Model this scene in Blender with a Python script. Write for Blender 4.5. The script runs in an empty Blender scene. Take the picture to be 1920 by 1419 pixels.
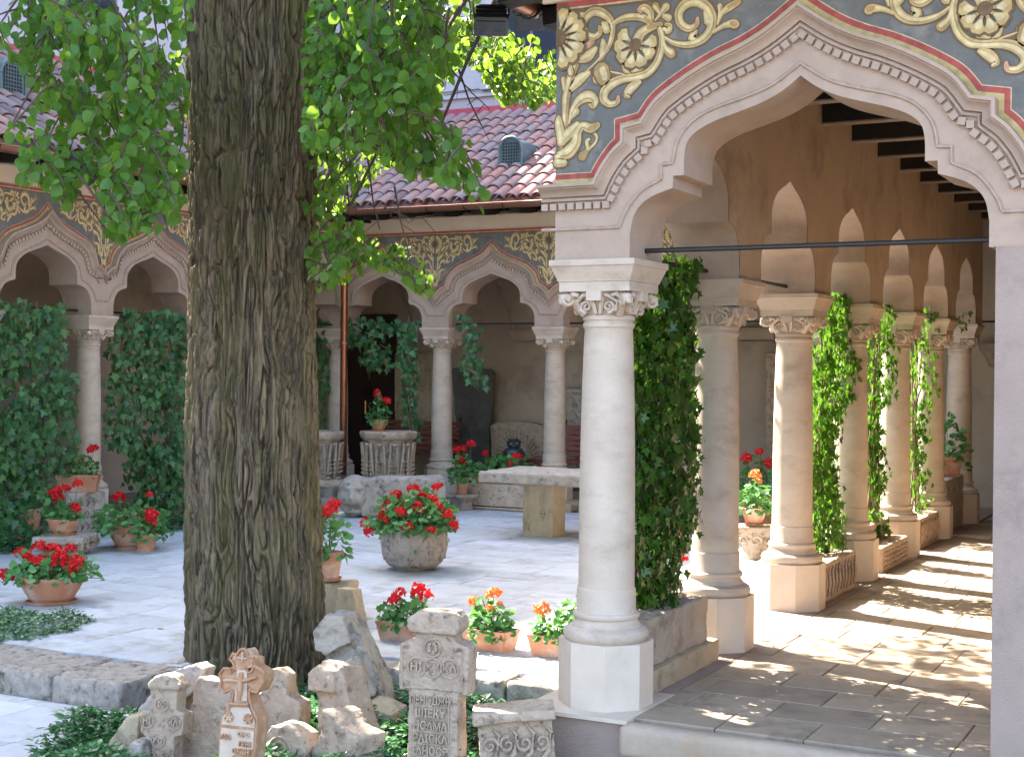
import bpy, bmesh, math, random
import numpy as np
from mathutils import Vector, Matrix
random.seed(7); rng = np.random.default_rng(7)
PI = math.pi
sc = bpy.context.scene
col = sc.collection

# ------------------------------------------------------------------ camera, world, sun, exposure
F_PX, YAW, PITCH, ROLL, EYE = 2653.3, 0.4773, 0.00677, 0.0089, 1.738
fw0 = Vector((-math.sin(YAW), math.cos(YAW), 0)); rt0 = Vector((math.cos(YAW), math.sin(YAW), 0)); up0 = Vector((0, 0, 1))
FW = fw0*math.cos(PITCH) - up0*math.sin(PITCH); up2 = up0*math.cos(PITCH) + fw0*math.sin(PITCH)
RT = rt0*math.cos(ROLL) + up2*math.sin(ROLL); UP = up2*math.cos(ROLL) - rt0*math.sin(ROLL)
cd = bpy.data.cameras.new('camera'); cam = bpy.data.objects.new('camera', cd); col.objects.link(cam)
m = Matrix((RT, UP, -FW)).transposed().to_4x4(); m.translation = Vector((0, 0, EYE)); cam.matrix_world = m
cd.sensor_width = 36; cd.lens = F_PX/1920*36; cd.clip_start = 0.1; cd.clip_end = 600
sc.camera = cam
SUN_EL = math.radians(47); sdir = Vector((-0.955, 0.30, 0)).normalized()
SUNV = Vector((sdir.x*math.cos(SUN_EL), sdir.y*math.cos(SUN_EL), math.sin(SUN_EL)))
w = bpy.data.worlds.new('World'); sc.world = w; w.use_nodes = True
nt = w.node_tree; sky = nt.nodes.new('ShaderNodeTexSky'); sky.sky_type = 'NISHITA'; sky.sun_disc = False
sky.sun_elevation = SUN_EL; sky.sun_rotation = math.atan2(sdir.x, sdir.y); sky.dust_density = 2.5; sky.air_density = 1.0; sky.ozone_density = 1.0
bg = nt.nodes['Background']; bg.inputs[1].default_value = 0.15; nt.links.new(sky.outputs[0], bg.inputs[0])
ld = bpy.data.lights.new('sun', 'SUN'); ld.energy = 4.8; ld.angle = math.radians(0.5); ld.color = (1, 0.94, 0.83)
lo = bpy.data.objects.new('sun', ld); col.objects.link(lo); lo.rotation_euler = (-SUNV).to_track_quat('-Z', 'Y').to_euler(); lo.location = (0, 0, 30)
sc.view_settings.view_transform = 'Standard'; sc.view_settings.look = 'None'; sc.view_settings.gamma = 1; sc.view_settings.exposure = 2.98
sc.cycles.max_bounces = 7; sc.cycles.diffuse_bounces = 5; sc.cycles.transmission_bounces = 4; sc.cycles.transparent_max_bounces = 4

# ------------------------------------------------------------------ where a seen point lies on a wall or floor plane of the place
def ray(x, y): return FW + RT*((x-960)/F_PX) - UP*((y-709.5)/F_PX)
def at_z(x, y, z): v = ray(x, y); t = (z-EYE)/v.z; return Vector((v.x*t, v.y*t, z))
def at_y(x, y, Y): v = ray(x, y); t = Y/v.y; return Vector((v.x*t, Y, EYE+v.z*t))
def at_x(x, y, X): v = ray(x, y); t = X/v.x; return Vector((X, v.y*t, EYE+v.z*t))
def seen(p):
    q = Vector(p)-Vector((0, 0, EYE)); d = q.dot(FW)
    if d < 0.2: return (-9999, -9999, d)
    return (960+F_PX*q.dot(RT)/d, 709.5-F_PX*q.dot(UP)/d, d)

# ------------------------------------------------------------------ noise
TAB = np.random.default_rng(3).random((32, 32, 32))*2-1
def vnoise(P, s=1.0, seed=0):
    P = np.asarray(P, float)*s + seed*7.31
    i = np.floor(P).astype(int); f = P-i; f = f*f*(3-2*f)
    out = 0
    for dx in (0, 1):
        for dy in (0, 1):
            for dz in (0, 1):
                wgt = (f[:, 0] if dx else 1-f[:, 0])*(f[:, 1] if dy else 1-f[:, 1])*(f[:, 2] if dz else 1-f[:, 2])
                out = out + wgt*TAB[(i[:, 0]+dx) % 32, (i[:, 1]+dy) % 32, (i[:, 2]+dz) % 32]
    return out
def fbm(P, s, oct=3, seed=0):
    o = 0; a = 1
    for k in range(oct): o = o + a*vnoise(P, s*2**k, seed+k); a *= .5
    return o

# ------------------------------------------------------------------ materials
MATS = {}
def rgb(c): return (c[0], c[1], c[2], 1)
def mat(name, c1, c2=None, scale=6, bump=0.3, rough=0.85, metal=0, c3=None, s3=2.0, rnd=0.0, fine=60, stretch=None, thr=(0.52, 0.66), bdist=0.01):
    if name in MATS: return MATS[name]
    m = bpy.data.materials.new(name); m.use_nodes = True; n = m.node_tree.nodes; L = m.node_tree.links; b = n['Principled BSDF']
    b.inputs['Roughness'].default_value = rough; b.inputs['Metallic'].default_value = metal
    c2 = c2 or tuple(x*0.75 for x in c1)
    tc = n.new('ShaderNodeTexCoord'); src = tc.outputs['Object']; o0 = n.new('ShaderNodeObjectInfo'); v0 = n.new('ShaderNodeVectorMath'); v0.operation = 'SCALE'; v0.inputs[0].default_value = (17.3, 31.1, 23.7); L.new(o0.outputs['Random'], v0.inputs['Scale'])
    v1 = n.new('ShaderNodeVectorMath'); v1.operation = 'ADD'; L.new(src, v1.inputs[0]); L.new(v0.outputs[0], v1.inputs[1]); src = v1.outputs[0]
    if stretch:
        mp = n.new('ShaderNodeMapping'); mp.inputs['Scale'].default_value = stretch; L.new(src, mp.inputs[0]); src = mp.outputs[0]
    n1 = n.new('ShaderNodeTexNoise'); n1.inputs['Scale'].default_value = scale; n1.inputs['Detail'].default_value = 6; n1.inputs['Roughness'].default_value = .65; L.new(src, n1.inputs[0])
    r1 = n.new('ShaderNodeValToRGB'); r1.color_ramp.elements[0].position = .32; r1.color_ramp.elements[1].position = .68
    r1.color_ramp.elements[0].color = rgb(c2); r1.color_ramp.elements[1].color = rgb(c1); L.new(n1.outputs[0], r1.inputs[0]); out = r1.outputs[0]
    if c3:
        n3 = n.new('ShaderNodeTexNoise'); n3.inputs['Scale'].default_value = s3; n3.inputs['Detail'].default_value = 8; n3.inputs['Roughness'].default_value = .7; L.new(src, n3.inputs[0])
        r3 = n.new('ShaderNodeValToRGB'); r3.color_ramp.elements[0].position = thr[0]; r3.color_ramp.elements[1].position = thr[1]
        r3.color_ramp.elements[0].color = (0, 0, 0, 1); r3.color_ramp.elements[1].color = (1, 1, 1, 1); L.new(n3.outputs[0], r3.inputs[0])
        mx = n.new('ShaderNodeMixRGB'); L.new(r3.outputs[0], mx.inputs[0]); L.new(out, mx.inputs[1]); mx.inputs[2].default_value = rgb(c3); out = mx.outputs[0]
    if rnd:
        oi = n.new('ShaderNodeObjectInfo'); mr = n.new('ShaderNodeMapRange'); mr.inputs[3].default_value = 1-rnd; mr.inputs[4].default_value = 1+rnd
        L.new(oi.outputs['Random'], mr.inputs[0]); hs = n.new('ShaderNodeHueSaturation'); L.new(mr.outputs[0], hs.inputs['Value']); L.new(out, hs.inputs['Color']); out = hs.outputs[0]
    L.new(out, b.inputs['Base Color'])
    if bump:
        nb = n.new('ShaderNodeTexNoise'); nb.inputs['Scale'].default_value = fine; nb.inputs['Detail'].default_value = 5; nb.inputs['Roughness'].default_value = .7; L.new(src, nb.inputs[0])
        bp = n.new('ShaderNodeBump'); bp.inputs['Strength'].default_value = bump; bp.inputs['Distance'].default_value = bdist; L.new(nb.outputs[0], bp.inputs['Height']); L.new(bp.outputs[0], b.inputs['Normal'])
    MATS[name] = m; return m
def leaf_mat(name, c1, c2, trans, rough=.45, tw=.45):
    m = bpy.data.materials.new(name); m.use_nodes = True; n = m.node_tree.nodes; L = m.node_tree.links; b = n['Principled BSDF']
    b.inputs['Roughness'].default_value = rough; b.inputs['Specular IOR Level'].default_value = .35
    a = n.new('ShaderNodeAttribute'); a.attribute_name = 'tint'; oi = n.new('ShaderNodeObjectInfo')
    ad = n.new('ShaderNodeMath'); ad.operation = 'ADD'; L.new(a.outputs['Fac'], ad.inputs[0]); L.new(oi.outputs['Random'], ad.inputs[1])
    fr = n.new('ShaderNodeMath'); fr.operation = 'FRACT'; L.new(ad.outputs[0], fr.inputs[0])
    mx = n.new('ShaderNodeMixRGB'); L.new(fr.outputs[0], mx.inputs[0]); mx.inputs[1].default_value = rgb(c1); mx.inputs[2].default_value = rgb(c2); L.new(mx.outputs[0], b.inputs['Base Color'])
    t = n.new('ShaderNodeBsdfTranslucent'); m2 = n.new('ShaderNodeMixRGB'); L.new(fr.outputs[0], m2.inputs[0]); m2.inputs[1].default_value = rgb(trans); m2.inputs[2].default_value = rgb(tuple(x*.6 for x in trans)); L.new(m2.outputs[0], t.inputs[0])
    ms = n.new('ShaderNodeMixShader'); ms.inputs[0].default_value = tw; L.new(b.outputs[0], ms.inputs[1]); L.new(t.outputs[0], ms.inputs[2]); L.new(ms.outputs[0], n['Material Output'].inputs[0])
    MATS[name] = m; return m
def paint_mat(name):
    m = bpy.data.materials.new(name); m.use_nodes = True; n = m.node_tree.nodes; L = m.node_tree.links; b = n['Principled BSDF']; b.inputs['Roughness'].default_value = .9
    a = n.new('ShaderNodeAttribute'); a.attribute_name = 'paint'
    tc = n.new('ShaderNodeTexCoord'); n1 = n.new('ShaderNodeTexNoise'); n1.inputs['Scale'].default_value = 25; n1.inputs['Detail'].default_value = 6; L.new(tc.outputs['Object'], n1.inputs[0])
    mr = n.new('ShaderNodeMapRange'); mr.inputs[1].default_value = .3; mr.inputs[2].default_value = .7; mr.inputs[3].default_value = .72; mr.inputs[4].default_value = 1.18; L.new(n1.outputs[0], mr.inputs[0])
    hs = n.new('ShaderNodeHueSaturation'); L.new(a.outputs['Color'], hs.inputs['Color']); L.new(mr.outputs[0], hs.inputs['Value']); L.new(hs.outputs[0], b.inputs['Base Color'])
    MATS[name] = m; return m

M_STUCCO = mat('arch_stucco', (.43, .315, .245), (.36, .265, .20), 4, .45, .9, c3=(.26, .19, .14), s3=2.2, fine=140, bdist=.005, thr=(.5, .78))
M_PIER = mat('pier_stucco', (.38, .285, .24), (.31, .235, .195), 2.5, .6, .9, c3=(.26, .195, .165), s3=3, fine=90, bdist=.008)
M_INNER = mat('inner_wall_plaster', (.53, .40, .29), (.45, .335, .24), 2.2, .4, .92, c3=(.36, .265, .19), s3=1.7, fine=150, bdist=.005)
M_STONE = mat('pale_column_stone', (.56, .45, .355), (.47, .37, .285), 5, .4, .75, c3=(.30, .225, .155), s3=3.4, stretch=(1, 1, 1.8), fine=90, bdist=.005, thr=(.5, .82))
M_PLINTH = mat('plinth_stone', (.60, .50, .40), (.52, .42, .33), 4, .3, .7, c3=(.44, .36, .27), s3=3, fine=80, bdist=.004, rnd=.05, thr=(.55, .8))
M_SLATE = mat('frieze_ground_paint', (.145, .142, .13), (.11, .108, .10), 9, .2, .9, c3=(.20, .185, .16), s3=5)
M_PAINT = paint_mat('painted_ornament')
M_TILE = mat('terracotta_roof_tile', (.37, .165, .12), (.26, .13, .105), 5, .4, .85, c3=(.19, .14, .135), s3=2.4, rnd=.30, fine=60, thr=(.40, .56))
M_COPPER = mat('copper_gutter', (.40, .20, .13), (.30, .14, .09), 4, .08, .35, metal=.75)
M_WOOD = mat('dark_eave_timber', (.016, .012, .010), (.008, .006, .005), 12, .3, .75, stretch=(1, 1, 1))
M_WOOD2 = mat('lit_edge_timber', (.22, .17, .15), (.15, .12, .10), 12, .3, .7)  # paler tone paints the lit lower edge of the ceiling beams
M_SLAB = mat('courtyard_flagstone', (.47, .485, .51), (.39, .40, .42), 7, .5, .75, c3=(.30, .29, .275), s3=2.6, rnd=.10, fine=70, bdist=.006)
M_AISLE = mat('aisle_flagstone', (.37, .285, .20), (.29, .22, .155), 6, .4, .7, c3=(.20, .155, .11), s3=3.5, rnd=.14, fine=60, bdist=.005)
M_JOINT = mat('joint_mortar', (.17, .155, .135), (.10, .09, .08), 15, .5)
M_KERB = mat('rough_kerb_stone', (.44, .385, .33), (.25, .21, .17), 16, .9, .9, c3=(.10, .08, .06), s3=14, rnd=.08, fine=45, bdist=.02)
M_OLD = mat('weathered_limestone', (.50, .375, .275), (.36, .265, .19), 10, .9, .92, c3=(.14, .10, .07), s3=19, rnd=.12, fine=55, bdist=.012, thr=(.54, .68))
M_OLDG = mat('lichened_grey_stone', (.44, .375, .31), (.31, .26, .21), 8, .9, .92, c3=(.13, .115, .10), s3=9, rnd=.1, fine=50, bdist=.012)
M_OCHRE = mat('ochre_stone', (.48, .38, .25), (.38, .30, .19), 5, .7, .92, c3=(.20, .15, .09), s3=4, rnd=.08, fine=50, bdist=.012)
M_TERRA = mat('terracotta_pot', (.55, .24, .13), (.44, .185, .10), 7, .25, .8, c3=(.58, .44, .35), s3=4, rnd=.12, thr=(.48, .68))
M_TERRAX = mat('carved_terracotta', (.46, .25, .13), (.34, .17, .09), 8, .35, .8, c3=(.52, .40, .30), s3=4)
M_TERRAP = mat('rubbed_cream_face', (.56, .46, .36), (.46, .36, .27), 8, .35, .85, c3=(.38, .24, .14), s3=5)
M_BLACK = mat('black_metal', (.02, .02, .022), (.012, .012, .014), 20, .1, .4, metal=.3)
M_IRON = mat('painted_iron_rod', (.028, .026, .026), (.02, .019, .019), 20, .2, .45, metal=.4)
M_BRONZE = mat('old_bell_bronze', (.12, .15, .17), (.07, .085, .10), 9, .3, .5, metal=.7)
M_BENCH = mat('red_brown_bench_wood', (.28, .07, .04), (.18, .045, .028), 14, .2, .5, stretch=(1, 8, 8))
M_DOOR = mat('dark_walnut_door', (.045, .016, .010), (.022, .009, .006), 10, .2, .45, stretch=(8, 8, 1))
M_BRASS = mat('brass_handle', (.75, .52, .20), (.6, .4, .15), 20, .05, .25, metal=1)
M_RED = mat('red_painted_flashing', (.48, .07, .10), (.40, .055, .08), 4, .1, .6)
M_BLDG = mat('pale_lilac_facade', (.47, .44, .46), (.43, .40, .42), 2, .1, .9)
M_GLASS = mat('dark_window_glass', (.02, .03, .045), (.015, .02, .03), 3, 0, .08)
M_GREEN = mat('verdigris_sheet', (.14, .20, .20), (.09, .13, .14), 6, .2, .5, metal=.3)
M_SOIL = mat('dark_soil', (.05, .036, .025), (.03, .022, .016), 30, .9, .95)
M_STEM = mat('brown_ivy_stem', (.20, .13, .08), (.13, .085, .05), 20, .4, .85)
M_GSTEM = mat('green_stem', (.12, .20, .05), (.09, .15, .04), 20, .1, .6)
M_TWIG = mat('thin_twig_bark', (.09, .06, .045), (.06, .04, .03), 30, .3, .85)
M_LEAF = leaf_mat('lime_leaf', (.026, .085, .012), (.065, .165, .022), (.34, .58, .05), .42, .36)
M_IVY = leaf_mat('ivy_leaf', (.03, .10, .04), (.10, .23, .08), (.15, .34, .05), .30, .22)
M_IVYG = leaf_mat('glossy_creeper_leaf', (.022, .075, .010), (.075, .19, .02), (.20, .42, .03), .30, .28)
M_CREEP = leaf_mat('shaded_creeper_leaf', (.014, .05, .008), (.06, .15, .02), (.12, .26, .02), .25, .2)  # creeper leaf colour darkened to stand in for the crown's shade
M_GER = leaf_mat('geranium_leaf', (.04, .14, .04), (.13, .33, .10), (.22, .45, .08), .42, .25)
M_COVER = leaf_mat('ground_cover_leaf', (.02, .085, .03), (.09, .22, .08), (.12, .30, .06), .25, .2)
M_REDF = leaf_mat('red_petal', (.62, .006, .012), (.78, .02, .025), (.6, .01, .01), .6, .25)
M_ORGF = leaf_mat('orange_petal', (.80, .16, .02), (.85, .30, .10), (.8, .2, .03), .6, .25)

def bark_mat():
    m = bpy.data.materials.new('lime_tree_bark'); m.use_nodes = True; n = m.node_tree.nodes; L = m.node_tree.links; b = n['Principled BSDF']; b.inputs['Roughness'].default_value = .92
    tc = n.new('ShaderNodeTexCoord'); mp = n.new('ShaderNodeMapping'); mp.inputs['Scale'].default_value = (1, 1, .10); L.new(tc.outputs['Object'], mp.inputs[0])
    n1 = n.new('ShaderNodeTexNoise'); n1.inputs['Scale'].default_value = 26; n1.inputs['Detail'].default_value = 7; n1.inputs['Roughness'].default_value = .7; L.new(mp.outputs[0], n1.inputs[0])
    r1 = n.new('ShaderNodeValToRGB'); e = r1.color_ramp.elements; e[0].position = .38; e[0].color = (.032, .021, .012, 1); e[1].position = .60; e[1].color = (.235, .17, .105, 1); L.new(n1.outputs[0], r1.inputs[0])
    n2 = n.new('ShaderNodeTexNoise'); n2.inputs['Scale'].default_value = 9; n2.inputs['Detail'].default_value = 6; L.new(mp.outputs[0], n2.inputs[0])
    r2 = n.new('ShaderNodeValToRGB'); r2.color_ramp.elements[0].position = .45; r2.color_ramp.elements[0].color = (0, 0, 0, 1); r2.color_ramp.elements[1].position = .62; r2.color_ramp.elements[1].color = (.5, .5, .5, 1); L.new(n2.outputs[0], r2.inputs[0])
    mx = n.new('ShaderNodeMixRGB'); L.new(r2.outputs[0], mx.inputs[0]); L.new(r1.outputs[0], mx.inputs[1]); mx.inputs[2].default_value = (.12, .105, .03, 1)
    L.new(mx.outputs[0], b.inputs['Base Color'])
    bp = n.new('ShaderNodeBump'); bp.inputs['Strength'].default_value = 1; bp.inputs['Distance'].default_value = .025; L.new(n1.outputs[0], bp.inputs['Height']); L.new(bp.outputs[0], b.inputs['Normal'])
    return m
M_BARK = bark_mat()

# ------------------------------------------------------------------ object helpers
def tag(o, label=None, cat=None, group=None, kind=None):
    if label: o['label'] = label
    if cat: o['category'] = cat
    if group: o['group'] = group
    if kind: o['kind'] = kind
    return o
def empty(name, loc, label=None, cat=None, group=None, rz=0, kind=None):
    o = bpy.data.objects.new(name, None); o.empty_display_size = .1; col.objects.link(o); o.location = loc; o.rotation_euler = (0, 0, rz)
    return tag(o, label, cat, group, kind)
def link(name, me, parent=None, loc=None, rot=None, scale=None):
    o = bpy.data.objects.new(name, me); col.objects.link(o); o.parent = parent
    if loc is not None: o.location = loc
    if rot is not None: o.rotation_euler = rot
    if scale is not None: o.scale = scale if hasattr(scale, '__len__') else (scale,)*3
    return o
class MB:
    def __init__(s): s.v = []; s.f = []; s.c = []; s.col = None
    def add(s, vs, fs):
        b = len(s.v); s.v += [tuple(p) for p in vs]; s.f += [tuple(i+b for i in f) for f in fs]; s.c += [s.col]*len(fs); return s
    def box(s, c, d, rz=0, tx=0, taper=1):
        hx, hy, hz = d[0]/2, d[1]/2, d[2]/2; R = Matrix.Rotation(rz, 3, 'Z') @ Matrix.Rotation(tx, 3, 'X'); c = Vector(c); vs = []
        for z in (-hz, hz):
            t = taper if z > 0 else 1
            for x, y in ((-hx, -hy), (hx, -hy), (hx, hy), (-hx, hy)): vs.append(c + R @ Vector((x*t, y*t, z)))
        return s.add(vs, [(3, 2, 1, 0), (4, 5, 6, 7), (0, 1, 5, 4), (1, 2, 6, 5), (2, 3, 7, 6), (3, 0, 4, 7)])
    def tube(s, pts, r, n=8, cap=True):
        pts = [Vector(p) for p in pts]; rs = r if hasattr(r, '__len__') else [r]*len(pts); vs = []; fs = []; ref = Vector((0.13, 0.31, 0.94))
        for i, p in enumerate(pts):
            d = (pts[min(i+1, len(pts)-1)]-pts[max(i-1, 0)]).normalized()
            a = d.cross(ref)
            if a.length < .15: a = d.cross(Vector((1, 0, 0)))
            a.normalize(); b = d.cross(a)
            for k in range(n): t = 2*PI*k/n; vs.append(p + (a*math.cos(t)+b*math.sin(t))*rs[i])
        for i in range(len(pts)-1):
            for k in range(n): fs.append((i*n+k, i*n+(k+1) % n, (i+1)*n+(k+1) % n, (i+1)*n+k))
        if cap: fs.append(tuple(range(n-1, -1, -1))); fs.append(tuple(range((len(pts)-1)*n, len(pts)*n)))
        return s.add(vs, fs)
    def lathe(s, prof, n=32, c=(0, 0, 0), wob=0, flat=False, rot=0):
        vs = []; fs = []
        for j, (r, z) in enumerate(prof):
            for k in range(n): t = 2*PI*k/n+rot; rr = r*(1+wob*math.sin(3*t+j)); vs.append((c[0]+rr*math.cos(t), c[1]+rr*math.sin(t), c[2]+z))
        for j in range(len(prof)-1):
            for k in range(n): fs.append((j*n+k, j*n+(k+1) % n, (j+1)*n+(k+1) % n, (j+1)*n+k))
        if prof[0][0] > 1e-4: fs.append(tuple(range(n-1, -1, -1)))
        if prof[-1][0] > 1e-4: fs.append(tuple(range((len(prof)-1)*n, len(prof)*n)))
        return s.add(vs, fs)
    def prism(s, outline, depth, M=None):     # outline in x/z, thickness along +y
        n = len(outline); vs = [Vector((x, 0, z)) for x, z in outline] + [Vector((x, depth, z)) for x, z in outline]
        if M: vs = [M @ v for v in vs]
        return s.add(vs, [tuple(range(n)), tuple(range(2*n-1, n-1, -1))] + [(i+n, (i+1) % n+n, (i+1) % n, i) for i in range(n)])
    def mesh(s, name, mt, smooth=None):
        me = bpy.data.meshes.new(name); me.from_pydata(s.v, [], s.f)
        for x in (mt if isinstance(mt, list) else [mt]): me.materials.append(x)
        if any(c is not None for c in s.c):
            at = me.attributes.new('paint', 'FLOAT_COLOR', 'CORNER'); data = []
            for f, c in zip(s.f, s.c):
                c = c or (.5, .5, .5)
                data += [c[0], c[1], c[2], 1.0]*len(f)
            at.data.foreach_set('color', data)
        me.validate(); me.update()
        if smooth is not None:
            me.shade_smooth(); me.set_sharp_from_angle(angle=math.radians(smooth))
        return me
    def build(s, name, mt, parent=None, smooth=None, loc=None, rot=None, fix=False):
        me = s.mesh(name, mt, smooth)
        if fix:
            bm = bmesh.new(); bm.from_mesh(me); bmesh.ops.recalc_face_normals(bm, faces=bm.faces[:]); bm.to_mesh(me); bm.free()
        return link(name, me, parent, loc, rot)
def copy_tree(o, loc=None, rz=None, parent=None):
    c = o.copy(); col.objects.link(c)
    if parent is not None: c.parent = parent
    if loc is not None: c.location = loc
    if rz is not None: c.rotation_euler = (0, 0, rz)
    for ch in list(o.children): copy_tree(ch, parent=c)
    return c
def rough(mb, name, mt, parent=None, vox=.012, amp=.006, s=14, amp2=.004, loc=None, rot=None, seed=0, chip=.0):
    """worn stone: the solid is refined and its skin made uneven"""
    me = mb.mesh('tmp', mt); bm = bmesh.new(); bm.from_mesh(me); bmesh.ops.recalc_face_normals(bm, faces=bm.faces[:]); bm.to_mesh(me); bm.free()
    o = bpy.data.objects.new('tmp', me); col.objects.link(o); md = o.modifiers.new('r', 'REMESH'); md.mode = 'VOXEL'; md.voxel_size = vox
    dg = bpy.context.evaluated_depsgraph_get(); ev = o.evaluated_get(dg); m2 = bpy.data.meshes.new_from_object(ev); bpy.data.objects.remove(o); bpy.data.meshes.remove(me)
    n = len(m2.vertices); co = np.empty(n*3); m2.vertices.foreach_get('co', co); co = co.reshape(-1, 3); no = np.empty(n*3); m2.vertices.foreach_get('normal', no); no = no.reshape(-1, 3)
    h = fbm(co, s, 3, seed)*amp + vnoise(co, 70, seed+9)*amp2
    if chip: h -= np.clip(vnoise(co, s*.5, seed+20)-.25, 0, 1)*chip
    co = co+no*h[:, None]; m2.vertices.foreach_set('co', co.ravel()); m2.name = name
    m2.materials.clear(); m2.materials.append(mt); m2.shade_smooth(); m2.update()
    return link(name, m2, parent, loc, rot)

LEAF_T = {
 'lime': ([(0, 0, 0), (.36, .12, .05), (.47, .42, .10), (.30, .78, .06), (0, 1.05, -.05), (-.30, .78, .06), (-.47, .42, .10), (-.36, .12, .05), (0, .5, 0)], [(0, 1, 2, 8), (8, 2, 3, 4), (8, 4, 5, 6), (0, 8, 6, 7)]),
 'ivy': ([(0, .12, 0), (.30, -.02, .03), (.22, .22, .0), (.55, .38, .06), (.24, .50, 0), (0, 1, -.05), (-.24, .50, 0), (-.55, .38, .06), (-.22, .22, 0), (-.30, -.02, .03)], [(0, 1, 2), (0, 2, 3, 4), (0, 4, 5, 6), (0, 6, 7, 8), (0, 8, 9)]),
 'round': ([(0, .45, -.08)] + [(.5*math.sin(a)*(1 if k % 2 else .86), .45-.5*math.cos(a)*(1 if k % 2 else .86), .04*(k % 2)) for k, a in enumerate([2*PI*k/12 for k in range(12)])], [(0, 1+k, 1+(k+1) % 12) for k in range(12)]),
 'lance': ([(0, 0, 0), (.2, .35, .05), (.14, .75, .03), (0, 1, -.04), (-.14, .75, .03), (-.2, .35, .05)], [(0, 1, 4, 5), (1, 2, 3, 4)]),
 'petal': ([(0, 0, 0), (.4, .5, .06), (.25, 1, 0), (-.25, 1, 0), (-.4, .5, .06)], [(0, 1, 2), (0, 2, 3), (0, 3, 4)]),
}
def leaf_mesh(name, C, D, N, S, kind, mt):
    C = np.asarray(C, float); n = len(C); tv = np.array(LEAF_T[kind][0]); tf = LEAF_T[kind][1]
    D = np.asarray(D, float); D /= np.linalg.norm(D, axis=1)[:, None]+1e-9; N = np.asarray(N, float)
    X = np.cross(D, N); X /= np.linalg.norm(X, axis=1)[:, None]+1e-9; Z = np.cross(X, D); S = np.asarray(S)[:, None, None]
    V = C[:, None, :]+S*(tv[None, :, 0, None]*X[:, None, :]+tv[None, :, 1, None]*D[:, None, :]+tv[None, :, 2, None]*Z[:, None, :])
    k = len(tv); me = bpy.data.meshes.new(name)
    loops = np.concatenate([np.array(f) for f in tf]); tot = np.array([len(f) for f in tf])
    me.vertices.add(n*k); me.vertices.foreach_set('co', V.ravel()); me.loops.add(n*len(loops)); me.loops.foreach_set('vertex_index', (loops[None, :]+k*np.arange(n)[:, None]).ravel())
    me.polygons.add(n*len(tf)); st = np.concatenate([[0], np.cumsum(np.tile(tot, n))[:-1]]); me.polygons.foreach_set('loop_start', st)
    me.materials.append(mt); me.update(calc_edges=True); me.validate()
    at = me.attributes.new('tint', 'FLOAT', 'POINT'); at.data.foreach_set('value', np.repeat(rng.random(n), k)); me.update()
    return me
def leaves(name, C, D, N, S, kind, mt, parent=None, stuff=True):
    o = link(name, leaf_mesh(name, C, D, N, S, kind, mt), parent)
    if stuff: o['kind'] = 'stuff'
    return o
def rvec(n, s=1): return rng.normal(size=(n, 3))*s

# ================================================================== THE SETTING
ZC, ZL = -0.12, -0.30                       # courtyard paving and the bed in front of it, below the aisle floor (z = 0)
AX, AY, SR, SB, XL, SL, YB = -2.95, 6.80, 1.7126, 1.744, -11.67, 1.667, 17.075
XE, YW, XW = -0.93, 19.0, -13.55            # rear walls of the east, north and west aisles
mb = MB(); mb.add([(-300, -300, -.42), (300, -300, -.42), (300, 300, -.42), (-300, 300, -.42)], [(0, 1, 2, 3)])
tag(mb.build('ground', mat('ground_earth', (.16, .13, .10), (.11, .09, .07), 3, .5)), kind='structure')
mb = MB(); mb.box((-4.55, 5.6, -.36), (2.75, 4.4, .12)); tag(mb.build('soil', M_SOIL), kind='structure')

# courtyard flags: one object each, nearest 290; the rest in one sheet of slabs
court = MB(); court.box((-7.4, 11.75, ZC-.055), (8.6, 8.3, .05)); court.box((-8.75, 7.2, ZC-.055), (5.86, .9, .05))
court_o = tag(court.build('courtyard_paving', M_JOINT), kind='structure')
def slab_mesh(lx, ly, h, name='slab', mt=M_SLAB, seed=0):
    r = random.Random(seed); mb = MB(); e = .004+.002*r.random(); hx, hy = lx/2-.0022, ly/2-.0022
    lo_ = [(-hx, -hy, -h), (hx, -hy, -h), (hx, hy, -h), (-hx, hy, -h)]; md = [(x, y, -e) for x, y, _ in lo_]; t = [(x*(1-e/hx), y*(1-e/hy), 0) for x, y, _ in lo_]
    mb.add(lo_+md+t, [(0, 1, 5, 4), (1, 2, 6, 5), (2, 3, 7, 6), (3, 0, 4, 7), (4, 5, 9, 8), (5, 6, 10, 9), (6, 7, 11, 10), (7, 4, 8, 11), (8, 9, 10, 11)]); return mb.mesh(name, mt)
def lay(x0, x1, y0, y1, z, rows, lens, mt, parent, name, limit, skip=None, along_x=True, h=.04, seed=1, far_name='far_slabs'):
    r = random.Random(seed); cache = {}; items = []
    y = y0; a0, a1 = (x0, x1)
    while y < y1-.05:
        d = min(r.choice(rows), y1-y); x = a0-r.random()*lens[0]
        while x < a1:
            l = r.choice(lens); xa, xb = max(x, a0), min(x+l, a1); x += l
            if xb-xa < .06: continue
            l2 = round(xb-xa, 2); c = ((xa+xb)/2, y+d/2) if along_x else (y+d/2, (xa+xb)/2)
            if skip and skip(*c): continue
            px = seen((c[0], c[1], z)); items.append((px[2] if 0 < px[0] < 1920 and px[1] < 1500 else 99+px[2], c, (l2, round(d, 2)) if along_x else (round(d, 2), l2)))
        y += d
    items.sort(); far = MB()
    for k, (q, c, sz) in enumerate(items):
        dz = r.uniform(-.0015, .0015)
        if k < limit:
            if sz not in cache: cache[sz] = slab_mesh(sz[0], sz[1], h, name, mt, len(cache))
            link(name, cache[sz], parent, (c[0], c[1], z+dz), (r.uniform(-.002, .002), r.uniform(-.002, .002), 0))
        else: far.box((c[0], c[1], z-h/2+dz), (sz[0]-.008, sz[1]-.008, h))
    if far.v: tag(far.build(far_name, mt, parent), kind='stuff')
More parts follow.
